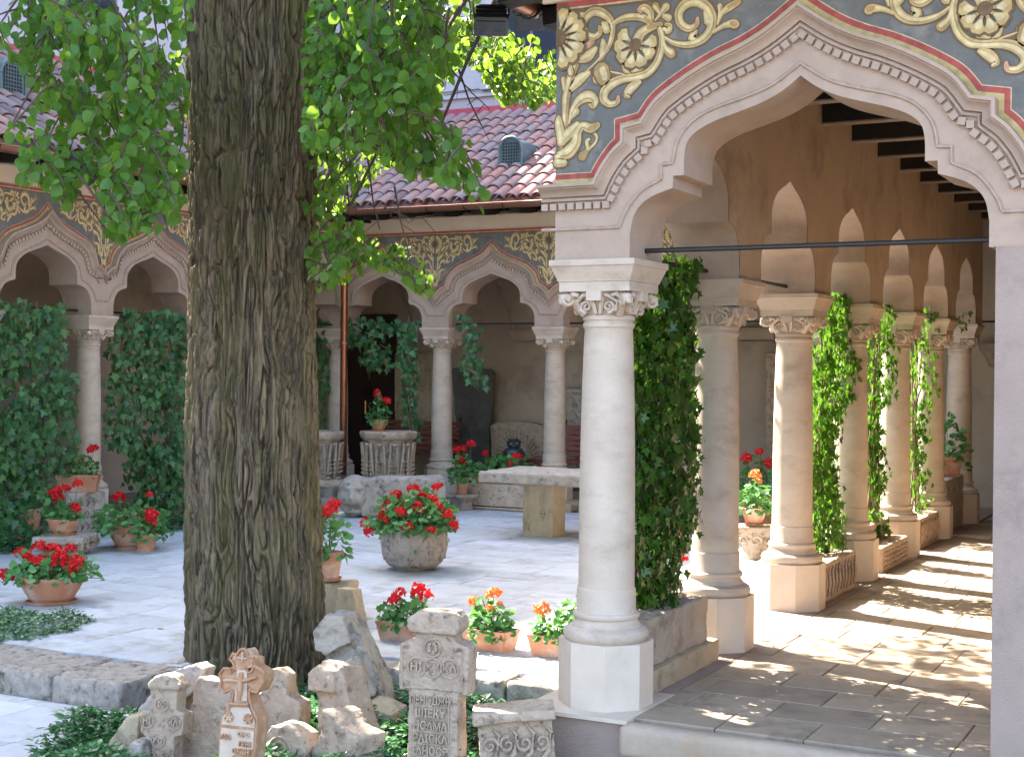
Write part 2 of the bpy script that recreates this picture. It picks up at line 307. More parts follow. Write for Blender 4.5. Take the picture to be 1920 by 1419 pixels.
lay(-11.42, -3.24, 7.72, 16.70, ZC, [.42, .5, .36], [.62, .8, .5, .95], M_SLAB, court_o, 'flagstone', 285, seed=3)
lay(-11.42, -5.82, 6.84, 7.72, ZC, [.30], [.5, .72, .38], M_SLAB, court_o, 'flagstone', 60, seed=5)
# rough kerb stones
def kerb(pts, d, h, z, parent, seed):
    r = random.Random(seed)
    for a, b in zip(pts[:-1], pts[1:]):
        mb = MB(); mb.box((0, 0, -h/2), (b[0]-a[0]-.006, d, h)); rough(mb, 'kerbstone', M_KERB, parent, .022, .012, 7, .004, loc=((a[0]+b[0])/2, (a[1]+b[1])/2, z-.006), seed=seed+r.randrange(99))
kerb([(x, 6.55) for x in (-10.9, -9.1, -7.45, -6.35, -5.8)], .57, .26, ZC, court_o, 3)
kerb([(x, 7.585) for x in (-5.25, -4.55, -3.9, -3.24)], .24, .26, ZC, court_o, 8)
# lower pavement at the foot of the courtyard step
lowp = MB(); lowp.box((-7.9, 4.6, ZL-.035), (4.6, 3.3, .05)); low_o = tag(lowp.build('lower_pavement', M_JOINT), kind='structure')
lay(-9.9, -5.0, 3.3, 6.24, ZL+.03, [.3, .36, .27], [.42, .55, .34], M_SLAB, low_o, 'flagstone', 150, skip=lambda x, y: seen((x, y, ZL))[0] > 190 and y < 6, seed=11)
# east aisle floor
ais = MB(); ais.box((-1.83, 12.85, -.14), (1.78, 12.55, .2)); ais_o = tag(ais.build('aisle_floor', M_JOINT), kind='structure')
lay(-2.71, -.93, 6.56, 19.0, .0, [.36, .42, .3], [.52, .66, .44], M_AISLE, ais_o, 'flagstone', 200, seed=21)
# north and west aisle floors
for nm, c, d in (('north_aisle_floor', (-8.0, 17.93, -.1), (10.5, 2.18, .2)), ('west_aisle_floor', (-12.52, 9.9, -.1), (2.1, 18.3, .2))):
    q = MB(); q.box(c, d); tag(q.build(nm, M_AISLE), kind='structure')
# step at the mouth of the aisle and the stylobate under the corner column
mb = MB(); mb.box((-1.45, 6.475, -.085), (2.52, .13, .166)); st = tag(rough(mb, 'aisle_step', mat('step_riser_stone', (.40, .32, .24), (.31, .24, .18), 5, .4, .8, c3=(.30, .18, .08), s3=2.5, thr=(.56, .72)), None, .03, .002, 5, .0), kind='structure')
mb = MB(); mb.box((-1.6, 6.18, -.24), (2.3, .46, .10)); tag(mb.build('lower_step', M_AISLE), kind='structure')
mb = MB(); mb.box((-2.99, 11.85, -.215), (.56, 10.72, .43)); tag(mb.build('stylobate_wall', mat('stylobate_stucco', (.36, .27, .22), (.30, .22, .18), 3, .9, .95, fine=90, bdist=.008)), kind='structure')
mb = MB(); mb.box((-2.99, 6.80, -.006), (.60, .66, .02)); tag(mb.build('stylobate_cap', M_PLINTH), kind='structure')

# ================================================================== ARCADES
def smooth_path(P, n=6):
    P = [Vector((p[0], p[1], 0)) for p in P]; out = []
    for i in range(len(P)-1):
        a, b, c, d = P[max(i-1, 0)], P[i], P[i+1], P[min(i+2, len(P)-1)]
        for k in range(n):
            t = k/n; out.append(.5*((2*b)+(c-a)*t+(2*a-5*b+4*c-d)*t*t+(3*b-a-3*c+d)*t**3))
    out.append(P[-1]); return [(p.x, p.y) for p in out]
def corner_spline(segs): # list of smooth runs joined with sharp corners
    out = []
    for s in segs:
        q = smooth_path(s, 4) if len(s) > 2 else list(s)
        if out and abs(out[-1][0]-q[0][0])+abs(out[-1][1]-q[0][1]) < 1e-6: q = q[1:]
        out += q
    return out
def mirror(h): return [(-u if u else 0, v) for u, v in h] if False else list(h)+[(-u, v) for u, v in reversed(h[:-1])]
BIG = dict(
 inner=mirror(corner_spline([[(-.866, 0), (-.866, .118)], [(-.866, .118), (-.849, .203), (-.812, .26), (-.747, .305), (-.64, .34)], [(-.64, .34), (-.638, .4)], [(-.638, .4), (-.582, .4)], [(-.582, .4), (-.58, .50), (-.561, .57), (-.504, .62), (-.411, .66), (-.308, .69), (-.181, .73), (-.08, .78), (0, .84)]])),
 outer=mirror(corner_spline([[(-1.25, .383), (-1.046, .383)], [(-1.046, .383), (-1.01, .45), (-.95, .53), (-.895, .578)], [(-.895, .578), (-.895, .653)], [(-.895, .653), (-.793, .672)], [(-.793, .672), (-.732, .756), (-.665, .811), (-.536, .888), (-.406, .951), (-.279, 1.0), (-.153, 1.066), (0, 1.175)]])),
 bead2=mirror(corner_spline([[(-1.25, .157), (-.921, .157)], [(-.921, .157), (-.893, .226), (-.813, .329), (-.7, .385)], [(-.7, .385), (-.7, .458)], [(-.7, .458), (-.638, .463)], [(-.638, .463), (-.612, .577), (-.535, .665), (-.425, .718), (-.264, .762), (-.132, .81), (0, .898)]])))
SMALL = dict(
 inner=mirror(corner_spline([[(-.66, 0), (-.66, .13)], [(-.66, .13), (-.64, .2), (-.57, .29), (-.44, .33)], [(-.44, .33), (-.44, .42), (-.42, .51), (-.34, .59), (-.24, .64), (-.12, .68), (0, .725)]])),
 outer=mirror(corner_spline([[(-.872, .445), (-.78, .525), (-.697, .565)], [(-.697, .565), (-.675, .628), (-.631, .718), (-.528, .806), (-.381, .866), (-.234, .927), (-.118, .99), (0, 1.1)]])),
 bead2=mirror(corner_spline([[(-.872, .163), (-.735, .163)], [(-.735, .163), (-.69, .262), (-.61, .335), (-.505, .385)], [(-.505, .385), (-.47, .53), (-.378, .615), (-.232, .683), (-.12, .73), (0, .79)]])))
def offset(P, d):
    out = []
    for i, p in enumerate(P):
        a = Vector(P[max(i-1, 0)]); b = Vector(p); c = Vector(P[min(i+1, len(P)-1)]); t1 = (b-a) if i else (c-b); t2 = (c-b) if i < len(P)-1 else (b-a)
        if t1.length < 1e-9: t1 = t2
        if t2.length < 1e-9: t2 = t1
        n1 = Vector((-t1.y, t1.x)).normalized(); n2 = Vector((-t2.y, t2.x)).normalized(); n = n1+n2
        if n.length < .3: n = n1
        n.normalize(); k = max(n.dot(n1), .55); q = b+n*d/k; out.append((q.x, q.y))
    return out
def unloop(P):
    P = list(P); i = 0
    while i < len(P)-2:
        for j in range(min(i+30, len(P)-2), i+1, -1):
            a, b, c, d = P[i], P[i+1], P[j], P[j+1]; r = (b[0]-a[0], b[1]-a[1]); q = (d[0]-c[0], d[1]-c[1]); D_ = r[0]*q[1]-r[1]*q[0]
            if abs(D_) < 1e-12: continue
            t = ((c[0]-a[0])*q[1]-(c[1]-a[1])*q[0])/D_; u = ((c[0]-a[0])*r[1]-(c[1]-a[1])*r[0])/D_
            if 0 < t < 1 and 0 < u < 1: P[i+1:j+1] = [(a[0]+r[0]*t, a[1]+r[1]*t)]; break
        i += 1
    return P
def resample(P, step):
    out = []; acc = 0; nxt = step/2
    for a, b in zip(P[:-1], P[1:]):
        l = math.hypot(b[0]-a[0], b[1]-a[1])
        while acc+l > nxt:
            t = (nxt-acc)/l; out.append((a[0]+(b[0]-a[0])*t, a[1]+(b[1]-a[1])*t, (b[0]-a[0])/l, (b[1]-a[1])/l)); nxt += step
        acc += l
    return out
class Frame:     # wall coordinates: u along the wall, w outwards, z up
    def __init__(s, O, U, N): s.O = Vector(O); s.U = Vector(U); s.N = Vector(N)
    def p(s, u, w, z): return s.O+s.U*u+s.N*w+Vector((0, 0, z))
CREAM, CREAMD, CREAML, UMB, REDP, YELP, LINE = (.47, .34, .15), (.36, .24, .10), (.58, .47, .26), (.15, .095, .05), (.33, .07, .06), (.42, .32, .14), (.50, .39, .23)
ROSE = (.50, .25, .17)

# --- scroll ornament traced on the big spandrel (pixels of an enlarged detail -> wall coordinates)
def tr(x, y): q = at_y(1030+x/4.054, y/4.054, 6.59); return (q.x+3.165, q.z)
def S(pts, ws): return ([tr(*p) for p in pts], [w_/1080 for w_ in ws])
STROKES = [
 S([(112, 1150), (122, 900), (130, 750), (152, 640), (190, 520), (250, 400), (330, 320)], [60, 40, 46, 48, 46, 46, 36]),
 S([(285, 545), (390, 450), (455, 360), (485, 250), (470, 165), (420, 110), (345, 90), (285, 130), (262, 200), (285, 262), (345, 285), (390, 250), (385, 210)], [8, 20, 26, 30, 38, 46, 50, 46, 40, 36, 34, 30, 20]),
 S([(480, 190), (560, 145), (650, 132), (730, 145), (790, 195)], [22, 34, 38, 38, 24]),
 S([(840, 215), (862, 300), (850, 400), (815, 490), (750, 560), (660, 590), (560, 605), (480, 640), (425, 700), (420, 760), (465, 795), (520, 780), (530, 740)], [26, 34, 38, 38, 42, 40, 44, 52, 52, 44, 34, 28, 18]),
 S([(560, 470), (575, 530), (610, 570), (660, 590)], [16, 22, 26, 20]),
 S([(470, 550), (530, 562), (600, 580)], [12, 14, 14]),
 S([(885, 290), (950, 330), (1050, 345), (1150, 315), (1220, 245), (1245, 150), (1205, 60), (1125, 15), (1040, 35), (990, 100), (1000, 180), (1060, 220), (1120, 195), (1130, 145)], [14, 26, 34, 42, 46, 44, 50, 54, 54, 48, 42, 38, 30, 18]),
 S([(1250, 250), (1320, 205), (1385, 185), (1415, 190)], [18, 26, 40, 48]),
 S([(1280, 190), (1310, 110), (1370, 60), (1440, 20)], [14, 26, 40, 30]),
 S([(1285, 180), (1297, 100), (1300, 50)], [12, 14, 30]),
 S([(865, 300), (885, 370), (930, 410)], [14, 34, 52]),
 S([(670, 320), (700, 260), (760, 220), (850, 190)], [60, 52, 44, 26]),
 S([(770, 180), (770, 110), (730, 65), (690, 80), (700, 110)], [36, 44, 44, 30, 20]),
 S([(870, 230), (910, 240), (920, 200), (890, 190)], [30, 32, 26, 18]),
 S([(810, 160), (850, 110), (890, 60)], [10, 24, 46]), S([(850, 110), (810, 50)], [20, 40]), S([(850, 110), (910, 140)], [20, 40]),
 S([(155, 940), (180, 840), (235, 765), (300, 735), (350, 765), (340, 810), (310, 800)], [12, 30, 52, 60, 44, 30, 16]),
 S([(165, 910), (210, 850)], [16, 40]),
 S([(90, 1180), (150, 1160), (205, 1090), (220, 1010), (260, 960), (320, 980), (370, 955)], [50, 70, 60, 46, 44, 50, 34]),
 S([(325, 1000), (362, 1040), (350, 1090), (300, 1140), (255, 1190)], [20, 22, 18, 22, 52]),
 S([(300, 1140), (290, 1080), (310, 1060)], [20, 22, 14]), S([(90, 1090), (150, 1020), (215, 950)], [40, 60, 36]), S([(100, 1080), (80, 960), (75, 900)], [50, 50, 30]),
 S([(170, 680), (230, 610), (300, 560)], [36, 60, 30]), S([(120, 680), (110, 600)], [30, 28]), S([(240, 460), (300, 430), (355, 375)], [36, 60, 30]), S([(170, 560), (155, 490)], [34, 26]),
 S([(400, 440), (415, 370), (410, 310)], [26, 46, 20]), S([(650, 540), (700, 520)], [40, 30]), S([(620, 700), (590, 720), (610, 740)], [34, 40, 20]), S([(690, 630), (640, 660), (600, 700)], [26, 50, 40]),
 S([(1130, 310), (1090, 290), (1120, 240)], [40, 50, 20]), S([(1220, 160), (1190, 100)], [60, 24]),
 S([(200, 125), (240, 118), (280, 105)], [60, 30, 10]), S([(400, 540), (420, 600)], [90, 80]), S([(370, 600), (440, 540)], [60, 60]), S([(440, 220), (420, 190), (410, 180)], [60, 40, 20]),
 S([(60, 1195), (130, 1195)], [30, 30]), S([(65, 1240), (115, 1240)], [52, 44]),
]
FLOWER2 = [(tr(662, 350), .115, 9, -2.9, 1.1)]      # half rosette held by the vine
FLOWER1 = (tr(78, 300), .155)                          # large rosette on the spandrel axis
BO = [(p[0]+1.282, p[1]+2.3+.05) for p in BIG['outer'] if p[0] <= 0]
def interp(T, x):
    if x <= T[0][0]: return T[0][1]
    for a, b in zip(T[:-1], T[1:]):
        if x <= b[0]+1e-9: return a[1]+(b[1]-a[1])*((x-a[0])/max(b[0]-a[0], 1e-9))
    return T[-1][1]
def ribbon(mb, P, W, to3, lay_w, color, side=0):
    Q = [(p[0], p[1], w_) for p, w_ in zip(P, W)]; pts = []
    for i in range(len(Q)-1):
        a, b, c, d = [Vector(Q[j]) for j in (max(i-1, 0), i, i+1, min(i+2, len(Q)-1))]
        for k in range(4): t = k/4; pts.append(.5*((2*b)+(c-a)*t+(2*a-5*b+4*c-d)*t*t+(3*b-a-3*c+d)*t**3))
    pts.append(Vector(Q[-1])); L = []; R_ = []
    for i, p in enumerate(pts):
        t = pts[min(i+1, len(pts)-1)]-pts[max(i-1, 0)]; n = Vector((-t.y, t.x)); n = n.normalized() if n.length > 1e-9 else Vector((0, 1)); h = max(p.z, .002)/2
        cx, cy = p.x+n.x*side*h, p.y+n.y*side*h; L.append((cx+n.x*h, cy+n.y*h)); R_.append((cx-n.x*h, cy-n.y*h))
    # rounded ends
    def end(p, q, s):
        a, b = Vector(p), Vector(q); c = (a+b)/2; d = (b-a)/2; e = Vector((-d.y, d.x))*s; return [(c.x+(-d.x*math.cos(t)+e.x*math.sin(t)), c.y+(-d.y*math.cos(t)+e.y*math.sin(t))) for t in (PI*.25, PI*.5, PI*.75)]
    mb.col = color; n = len(L); vs = [to3(*q, lay_w) for q in L+R_]; fs = [(i, i+1, n+i+1, n+i) for i in range(n-1)]; mb.add(vs, fs)
    e0 = end(L[0], R_[0], -1); mb.add([to3(*q, lay_w) for q in [L[0]]+e0+[R_[0]]], [(0, 1, 2, 3, 4)]); e1 = end(L[-1], R_[-1], 1); mb.add([to3(*q, lay_w) for q in [L[-1]]+e1+[R_[-1]]], [(0, 1, 2, 3, 4)])
def rosette(mb, c, r, n, to3, w0, a0=0, a1=2*PI, sx=1, clip=None):
    for sc_, colr, dw, inner in ((1.10, UMB, 0, .25), (1.0, CREAM, .0012, .25), (.82, CREAML, .0024, .45), (.45, CREAMD, .0036, .2)):
        for k in range(n):
            a = a0+(a1-a0)*(k+.5)/n
            R = r*(sc_ if sc_ > .5 else .42); dw = dw+.00008*(k % 3); hw = min((a1-a0)/n*.60, .5)*(1.12 if sc_ > 1 else 1 if sc_ > .9 else .6)
            pts = [(c[0]+sx*math.cos(a+s*hw*ww)*R*rr, c[1]+math.sin(a+s*hw*ww)*R*rr) for s, ww, rr in ((0, 0, inner), (-1, .55, .55), (-1, .95, .86), (-1, .4, 1), (1, .4, 1), (1, .95, .86), (1, .55, .55))]
            if clip: pts = [clip(p) for p in pts]
            mb.col = colr; mb.add([to3(*p, w0+dw) for p in pts], [tuple(range(len(pts)))])
    for q, colr, dw in ((.30, UMB, .0048), (.24, ROSE, .006), (.13, CREAM, .0072)):
        if a1-a0 < 5 and q < .29: continue
        pts = [(c[0]+sx*r*q*math.cos(t), c[1]+r*q*math.sin(t)) for t in [2*PI*k/14 for k in range(14)]]
        if clip: pts = [clip(p) for p in pts]
        mb.col = colr; mb.add([to3(*p, w0+dw) for p in pts], [tuple(range(14))])
def ornament(mb, to3, half=True):
    w0 = .0055
    for k, (P, W) in enumerate(STROKES):
        b = .0009*(k % 4)
        ribbon(mb, P, [x*1.16+.008 for x in W], to3, w0+b, UMB, 0)
        ribbon(mb, P, W, to3, w0+.0012+b, CREAM if k % 5 else CREAMD, 0)
        ribbon(mb, P, [x*.42 for x in W], to3, w0+.0024+b, CREAML, .45)
        if len(P) > 4: ribbon(mb, P, [x*.16 for x in W], to3, w0+.0026+b, CREAMD, -2.2)
        if len(P) > 3: ribbon(mb, P[-2:], [W[-2]*.5, W[-1]*.7], to3, w0+.0030+b, ROSE if k % 3 == 0 else CREAMD, .2)
    rosette(mb, FLOWER2[0][0], FLOWER2[0][1], 7, to3, w0+.007, math.radians(120), math.radians(385))
    r1 = FLOWER1[1]; rosette(mb, FLOWER1[0], r1, 7, to3, w0+.0095, -PI/2, PI/2, clip=(lambda p: (max(p[0], .004), p[1])))

# --- one column, shared by all arcades
def octo(ap, z0, z1, mb):
    R = ap/math.cos(PI/8); vs = []
    for z in (z0, z1):
        for k in range(8): t = PI/8+k*PI/4; vs.append((R*math.cos(t), R*math.sin(t), z))
    mb.add(vs, [tuple(range(7, -1, -1)), tuple(range(8, 16))]+[(k, (k+1) % 8, 8+(k+1) % 8, 8+k) for k in range(8)])
mb = MB(); prof = [(.205, .333), (.212, .338), (.222, .355), (.224, .372), (.216, .392), (.198, .403), (.180, .408), (.180, .416), (.170, .428), (.163, .440), (.162, .448), (.172, .454), (.175, .466), (.171, .478), (.158, .484), (.156, .488), (.154, .595), (.152, .602), (.1475, .606), (.1465, .75), (.1455, 1.1), (.142, 1.4), (.1365, 1.65), (.130, 1.85), (.126, 1.948), (.130, 1.955), (.135, 1.960), (.1355, 1.975), (.131, 1.982), (.127, 1.985), (.127, 1.99), (.135, 1.996), (.137, 2.008), (.132, 2.02), (.125, 2.022)]
mb.lathe(prof, 40); ME_SHAFT = mb.mesh('column_shaft', M_STONE, 32)
mb = MB(); octo(.229, 0, .337, mb); ME_PLINTH = mb.mesh('plinth', M_PLINTH)
mb = MB()
def sq(h, z): return [(-h, -h, z), (h, -h, z), (h, h, z), (-h, h, z)]
lv = [(.196, 2.138), (.196, 2.186), (.202, 2.190), (.203, 2.196), (.229, 2.262), (.232, 2.266), (.237, 2.268), (.237, 2.2985)]
vs = []; [vs.extend(sq(h, z)) for h, z in lv]; fs = [(3, 2, 1, 0), tuple(range(len(vs)-4, len(vs)))]
for j in range(len(lv)-1): fs += [(j*4+k, j*4+(k+1) % 4, j*4+4+(k+1) % 4, j*4+4+k) for k in range(4)]
mb.add(vs, fs)
for k in range(4):   # small tablet hanging in the middle of each side
    R = Matrix.Rotation(k*PI/2, 3, 'Z'); b0 = len(mb.v); mb.box((0, -.185, 2.115), (.082, .035, .05), 0); mb.v[b0:] = [tuple(R @ Vector(v)) for v in mb.v[b0:]]
ME_ABACUS = mb.mesh('abacus', M_STONE)
mb = MB()
def scroll(c, ex, ez, r, turns, rad, t0=0, n=26, tail=None, grow=0):
    ex, ez = Vector(ex), Vector(ez); ey = ex.cross(ez); pts = []; rr = []
    if tail: pts += [Vector(q) for q in tail]; rr += [rad*1.25]*len(tail)
    for k in range(n): t = k/(n-1); a = t0+t*turns*2*PI; q = r*(1-t*.86); pts.append(Vector(c)+ex*(math.cos(a)*q)+ez*(math.sin(a)*q)+ey*(grow*t)); rr.append(rad*(1.2-.6*t))
    mb.tube(pts, rr, 6)
mb.lathe([(.125, 2.02), (.13, 2.03), (.140, 2.06), (.152, 2.09), (.172, 2.12), (.185, 2.14)], 24)
for k in range(4):
    R = Matrix.Rotation(k*PI/2, 3, 'Z'); b0 = len(mb.v)
    # corner volute (diagonal), with the leaf stem climbing to it
    dg = Vector((.707, -.707, 0)); z_ = Vector((0, 0, 1))
    for s in (-.018, .018):
        off = Vector((.707, .707, 0))*s; scroll(dg*.238+Vector((0, 0, 2.098))+off, dg, z_, .036, 1.5, .0105, PI*.62, 22, tail=[dg*.135+Vector((0, 0, 2.04))+off, dg*.165+Vector((0, 0, 2.085))+off, dg*.19+Vector((0, 0, 2.12))+off])
    mb.tube([dg*.13+Vector((0, 0, 2.03)), dg*.17+Vector((0, 0, 2.075)), dg*.215+Vector((0, 0, 2.115)), dg*.262+Vector((0, 0, 2.105)), dg*.268+Vector((0, 0, 2.075))], [.03, .03, .028, .024, .012], 8)
    # two facing scrolls on the bell
    for s in (-1, 1):
        scroll((s*.062, -.150, 2.062), (s, 0, 0), (0, .12, 1), .033, 1.6, .0085, -PI/2, 22, tail=None, grow=0)
        mb.tube([(s*.062, -.146, 2.030), (s*.10, -.145, 2.045), (s*.115, -.15, 2.085), (s*.07, -.178, 2.118), (s*.05, -.18, 2.12)], [.008, .011, .012, .011, .006], 6)
        mb.tube([(s*.012, -.14, 2.026), (s*.02, -.15, 2.07), (s*.035, -.172, 2.108), (s*.02, -.19, 2.112)], [.012, .014, .014, .008], 6)
        mb.tube([(s*.135, -.165, 2.105), (s*.12, -.185, 2.125), (s*.095, -.18, 2.118), (s*.10, -.176, 2.105)], [.010, .014, .012, .006], 6)
    mb.v[b0:] = [tuple(R @ Vector(v)) for v in mb.v[b0:]]
ME_CAP = mb.mesh('capital', M_STONE, 50)
def column(parent, x, y, rz=0, name='column'):
    c = link(name, ME_SHAFT, parent, (x, y, 0), (0, 0, 0)); link('plinth', ME_PLINTH, c); link('capital', ME_CAP, c); link('abacus', ME_ABACUS, c); return c

ZF = 3.57
def wing(label, O, U, N, bays, cols, u0, u1, inner_ext=(0, 0), frieze=True, rods=True, beads=True, ztop=3.86, orn=None, cap_ends=(False, False), skipseg=None):
    W = empty('cloister_arcade', O, label, 'arcade', 'arcades round the courtyard'); F = Frame((0, 0, 0), U, N)
    OUTW, INW = .21, -.21
    path = [(u0, 0)]
    for cu, prof in bays: path += [(cu+p[0], p[1]) for p in prof['inner']]
    path.append((u1, 0)); path = [p for i, p in enumerate(path) if i == 0 or abs(p[0]-path[i-1][0])+abs(p[1]-path[i-1][1]) > 1e-6]
    mb = MB(); n = len(path); zt = ztop
    for wv, f in ((OUTW, 1), (INW, -1)):
        vs = [F.p(u, wv, 2.3+v) for u, v in path]+[F.p(u, wv, zt) for u, v in path]; mb.add(vs, [(i, i+1, n+i+1, n+i) for i in range(n-1) if path[i+1][0]-path[i][0] > 1e-6])
    vs = [F.p(u, OUTW, 2.3+v) for u, v in path]+[F.p(u, INW, 2.3+v) for u, v in path]; mb.add(vs, [(i, i+1, n+i+1, n+i) for i in range(n-1)])
    for u in (u0, u1): mb.add([F.p(u, OUTW, 2.3), F.p(u, INW, 2.3), F.p(u, INW, zt), F.p(u, OUTW, zt)], [(0, 1, 2, 3)])
    mb.add([F.p(u0, OUTW, zt), F.p(u1, OUTW, zt), F.p(u1, INW, zt), F.p(u0, INW, zt)], [(0, 1, 2, 3)])
    wl = mb.build('arch_wall', M_STUCCO, W, 40, fix=True)
    # the face towards the aisle has its own brown plaster
    mb = MB(); vs = [F.p(u, INW-.004, 2.3+v) for u, v in path]+[F.p(u, INW-.004, zt-.1) for u, v in path]; mb.add(vs, [(i, i+1, n+i+1, n+i) for i in range(n-1) if path[i+1][0]-path[i][0] > 1e-6]); mb.build('aisle_plaster', M_INNER, W)
    # mouldings
    out = []; b2 = []
    for cu, prof in bays:
        out += [(cu+p[0], p[1]) for p in prof['outer']]; b2 += [(cu+p[0], p[1]) for p in prof['bead2']]
    def clean(P): return [p for i, p in enumerate(P) if i == 0 or abs(p[0]-P[i-1][0])+abs(p[1]-P[i-1][1]) > 1e-5]
    lo_u, hi_u = u0-(.075 if cap_ends[0] else 0), u1
    def clampu(P):
        P = clean(P); P = [p for p in P if lo_u+1e-4 < p[0] < hi_u-1e-4]; return [(lo_u, P[0][1])]+P+[(hi_u, P[-1][1])]
    out = clampu(out); b2 = clampu(b2)
    prof = [(.0, .213), (.0, .282), (-.016, .284), (-.019, .272), (-.024, .270), (-.034, .250), (-.048, .236), (-.062, .231), (-.064, .213)]
    mb = MB(); rows = [[F.p(max(q[0], lo_u), w_, 2.3+q[1]) for q in offset(out, d)] for d, w_ in prof]; k = len(out)
    for r in rows: mb.v += [tuple(p) for p in r]
    for j in range(len(rows)-1): mb.f += [(j*k+i, j*k+i+1, j*k+k+i+1, j*k+k+i) for i in range(k-1)]
    mb.c = [None]*len(mb.f)
    mb.add([rows[j][0] for j in range(len(rows))], [tuple(range(len(rows)))]); mb.build('hood_moulding', M_STUCCO, W, 35)
    if cap_ends[0]:   # the moulding turns the corner
        v0 = out[0][1]; mb = MB()
        mb.box(F.p(u0-.037, 0.0, 2.3+v0-.008), (.078, .43, .018) if abs(N[1]) else (.43, .078, .018)); mb.box(F.p(u0-.02, 0, 2.3+v0-.04), (.044, .425, .05) if abs(N[1]) else (.425, .044, .05)); mb.build('moulding_return', M_STUCCO, W)
    B1 = offset(out, -.077); B1 = unloop([(max(p[0], lo_u), p[1]) for p in B1]); B3 = unloop(offset(out, -.112))
    if beads:
        for nm, P, w_, r in (('bead_course', B1, .218, .0095), ('inner_bead_course', b2, .214, .0085)):
            mb = MB(); mb.tube([F.p(u, w_, 2.3+v) for u, v in P], r, 6)
            for (u, v, du, dv) in resample(P, .075):
                for s in (-.010, 0, .010): a = F.p(u+du*(s-.0022), w_, 2.3+v+dv*(s-.0022)); b = F.p(u+du*(s+.0022), w_, 2.3+v+dv*(s+.0022)); mb.tube([a, b], r*1.22, 6)
            tag(mb.build(nm, M_STUCCO, W, 40), kind='stuff')
        mb = MB()
        for (u, v, du, dv) in resample(B3, .049):
            c = F.p(u, .222, 2.3+v); a = Vector(U)*du+Vector((0, 0, dv)); b = Vector(U)*(-dv)+Vector((0, 0, du)); nn = Vector(N); vs = [c+a*x*.0175+b*y*.017+nn*z*.014 for z in (-1, 1) for x, y in ((-1, -1), (1, -1), (1, 1), (-1, 1))]
            mb.add(vs, [(4, 5, 6, 7), (0, 1, 5, 4), (1, 2, 6, 5), (2, 3, 7, 6), (3, 0, 4, 7)])
        tag(mb.build('dentil_course', M_STUCCO, W), kind='stuff')
    # painted frieze
    if frieze:
        fo = offset(out, .004); fo = [(min(max(q[0], u0), u1), q[1]) for q in fo]
        for i in range(1, len(fo)): fo[i] = (max(fo[i][0], fo[i-1][0]), fo[i][1])
        def fill(d, w_, colr, ztop_):
            P_ = unloop(offset(out, d)); P_ = [(min(max(q[0], u0), u1), q[1]) for q in P_]
            for i in range(1, len(P_)): P_[i] = (max(P_[i][0], P_[i-1][0]), P_[i][1])
            m3 = MB(); m3.col = colr; kk = len(P_); m3.add([F.p(u, w_, 2.3+v) for u, v in P_]+[F.p(u, w_, ztop_) for u, v in P_], [(i, i+1, kk+i+1, kk+i) for i in range(kk-1) if P_[i+1][0]-P_[i][0] > 1e-6]); return m3
        fr = fill(.061, .2139, None, 3.62).build('painted_frieze', M_SLATE, W)
        for nm, d, w_, c_ in (('yellow_border', .005, .2125, YELP), ('red_border', .030, .2130, REDP), ('pale_line', .056, .2135, LINE)): fill(d, w_, c_, 3.6).build(nm, M_PAINT, fr)
        mb = MB()
        for z0, z1, c_ in ((3.592, 3.622, REDP), (3.583, 3.592, LINE), (3.57, 3.583, UMB)): mb.col = c_; mb.add([F.p(u0, .2146, z0), F.p(u1, .2146, z0), F.p(u1, .2146, z1), F.p(u0, .2146, z1)], [(0, 1, 2, 3)])
        mb.build('painted_border', M_PAINT, fr)
        for (axis, sgn, sc_, zo_) in (orn or []):
            if sc_ == 1: to3 = lambda a, b, w_, axis=axis, sgn=sgn: F.p(axis+sgn*a, .21+w_, b)
            else:
                T = [(p[0]-axis, p[1]+2.3+.062) for p in out] if sgn > 0 else [(-(p[0]-axis), p[1]+2.3+.062) for p in reversed(out)]
                T = [t for t in T if -.01 <= t[0] <= .9] or [(0, 2.8)]
                def to3(a, b, w_, axis=axis, sgn=sgn, T=T):
                    bo = interp(BO, a); uu = a*.68; zo = interp(T, uu); f = (b-bo)/(3.575-bo) if bo < 3.55 else 1; return F.p(axis+sgn*uu, .21+w_, zo+(3.565-zo)*min(max(f, .0), 1.0))
            mb = MB(); ornament(mb, to3); mb.build('painted_scrollwork', M_PAINT, fr)
    # plain cornice above the frieze
    mb = MB(); pr = [(.213, 3.622), (.232, 3.626), (.232, 3.640), (.225, 3.645), (.235, 3.70), (.262, 3.76), (.30, 3.795), (.30, 3.812), (.213, 3.815)]
    for u in (lo_u, u1): mb.v += [tuple(F.p(u, a, b)) for a, b in pr]
    mb.f += [(i, i+1, len(pr)+i+1, len(pr)+i) for i in range(len(pr)-1)]+[tuple(range(len(pr)))]; mb.c = [None]*len(mb.f); mb.build('cornice', mat('cream_cornice', (.60, .49, .37), (.53, .43, .32), 3, .15), W, 30)
    for (u, kind) in cols: q = F.p(u, 0, 0); column(W, q.x, q.y)
    if rods:
        us = sorted(set([u0]+[c[0] for c in cols]+[u1]))
        for cu, prof in bays:
            h = -prof['inner'][0][0]; mb = MB(); mb.tube([F.p(cu-h+.06-.09, 0, 2.352), F.p(cu+h+.04, 0, 2.352)], .0135, 8); mb.build('tie_rod', M_IRON, W)
    W.location = O; return W
NB = 5; z0 = 0
north = wing('far arcade across the courtyard, with carved slabs and a dark door behind it', (XL, YB, 0), (1, 0, 0), (0, -1, 0),
   [((k+.5)*SB, SMALL) for k in range(NB)], [(k*SB, 0) for k in range(0, NB)], .21, NB*SB-.21, orn=[(k*SB, s, .68, 0) for k in range(0, NB) for s in ((1, -1) if k else (1,))]+[(NB*SB, -1, .68, 0)])
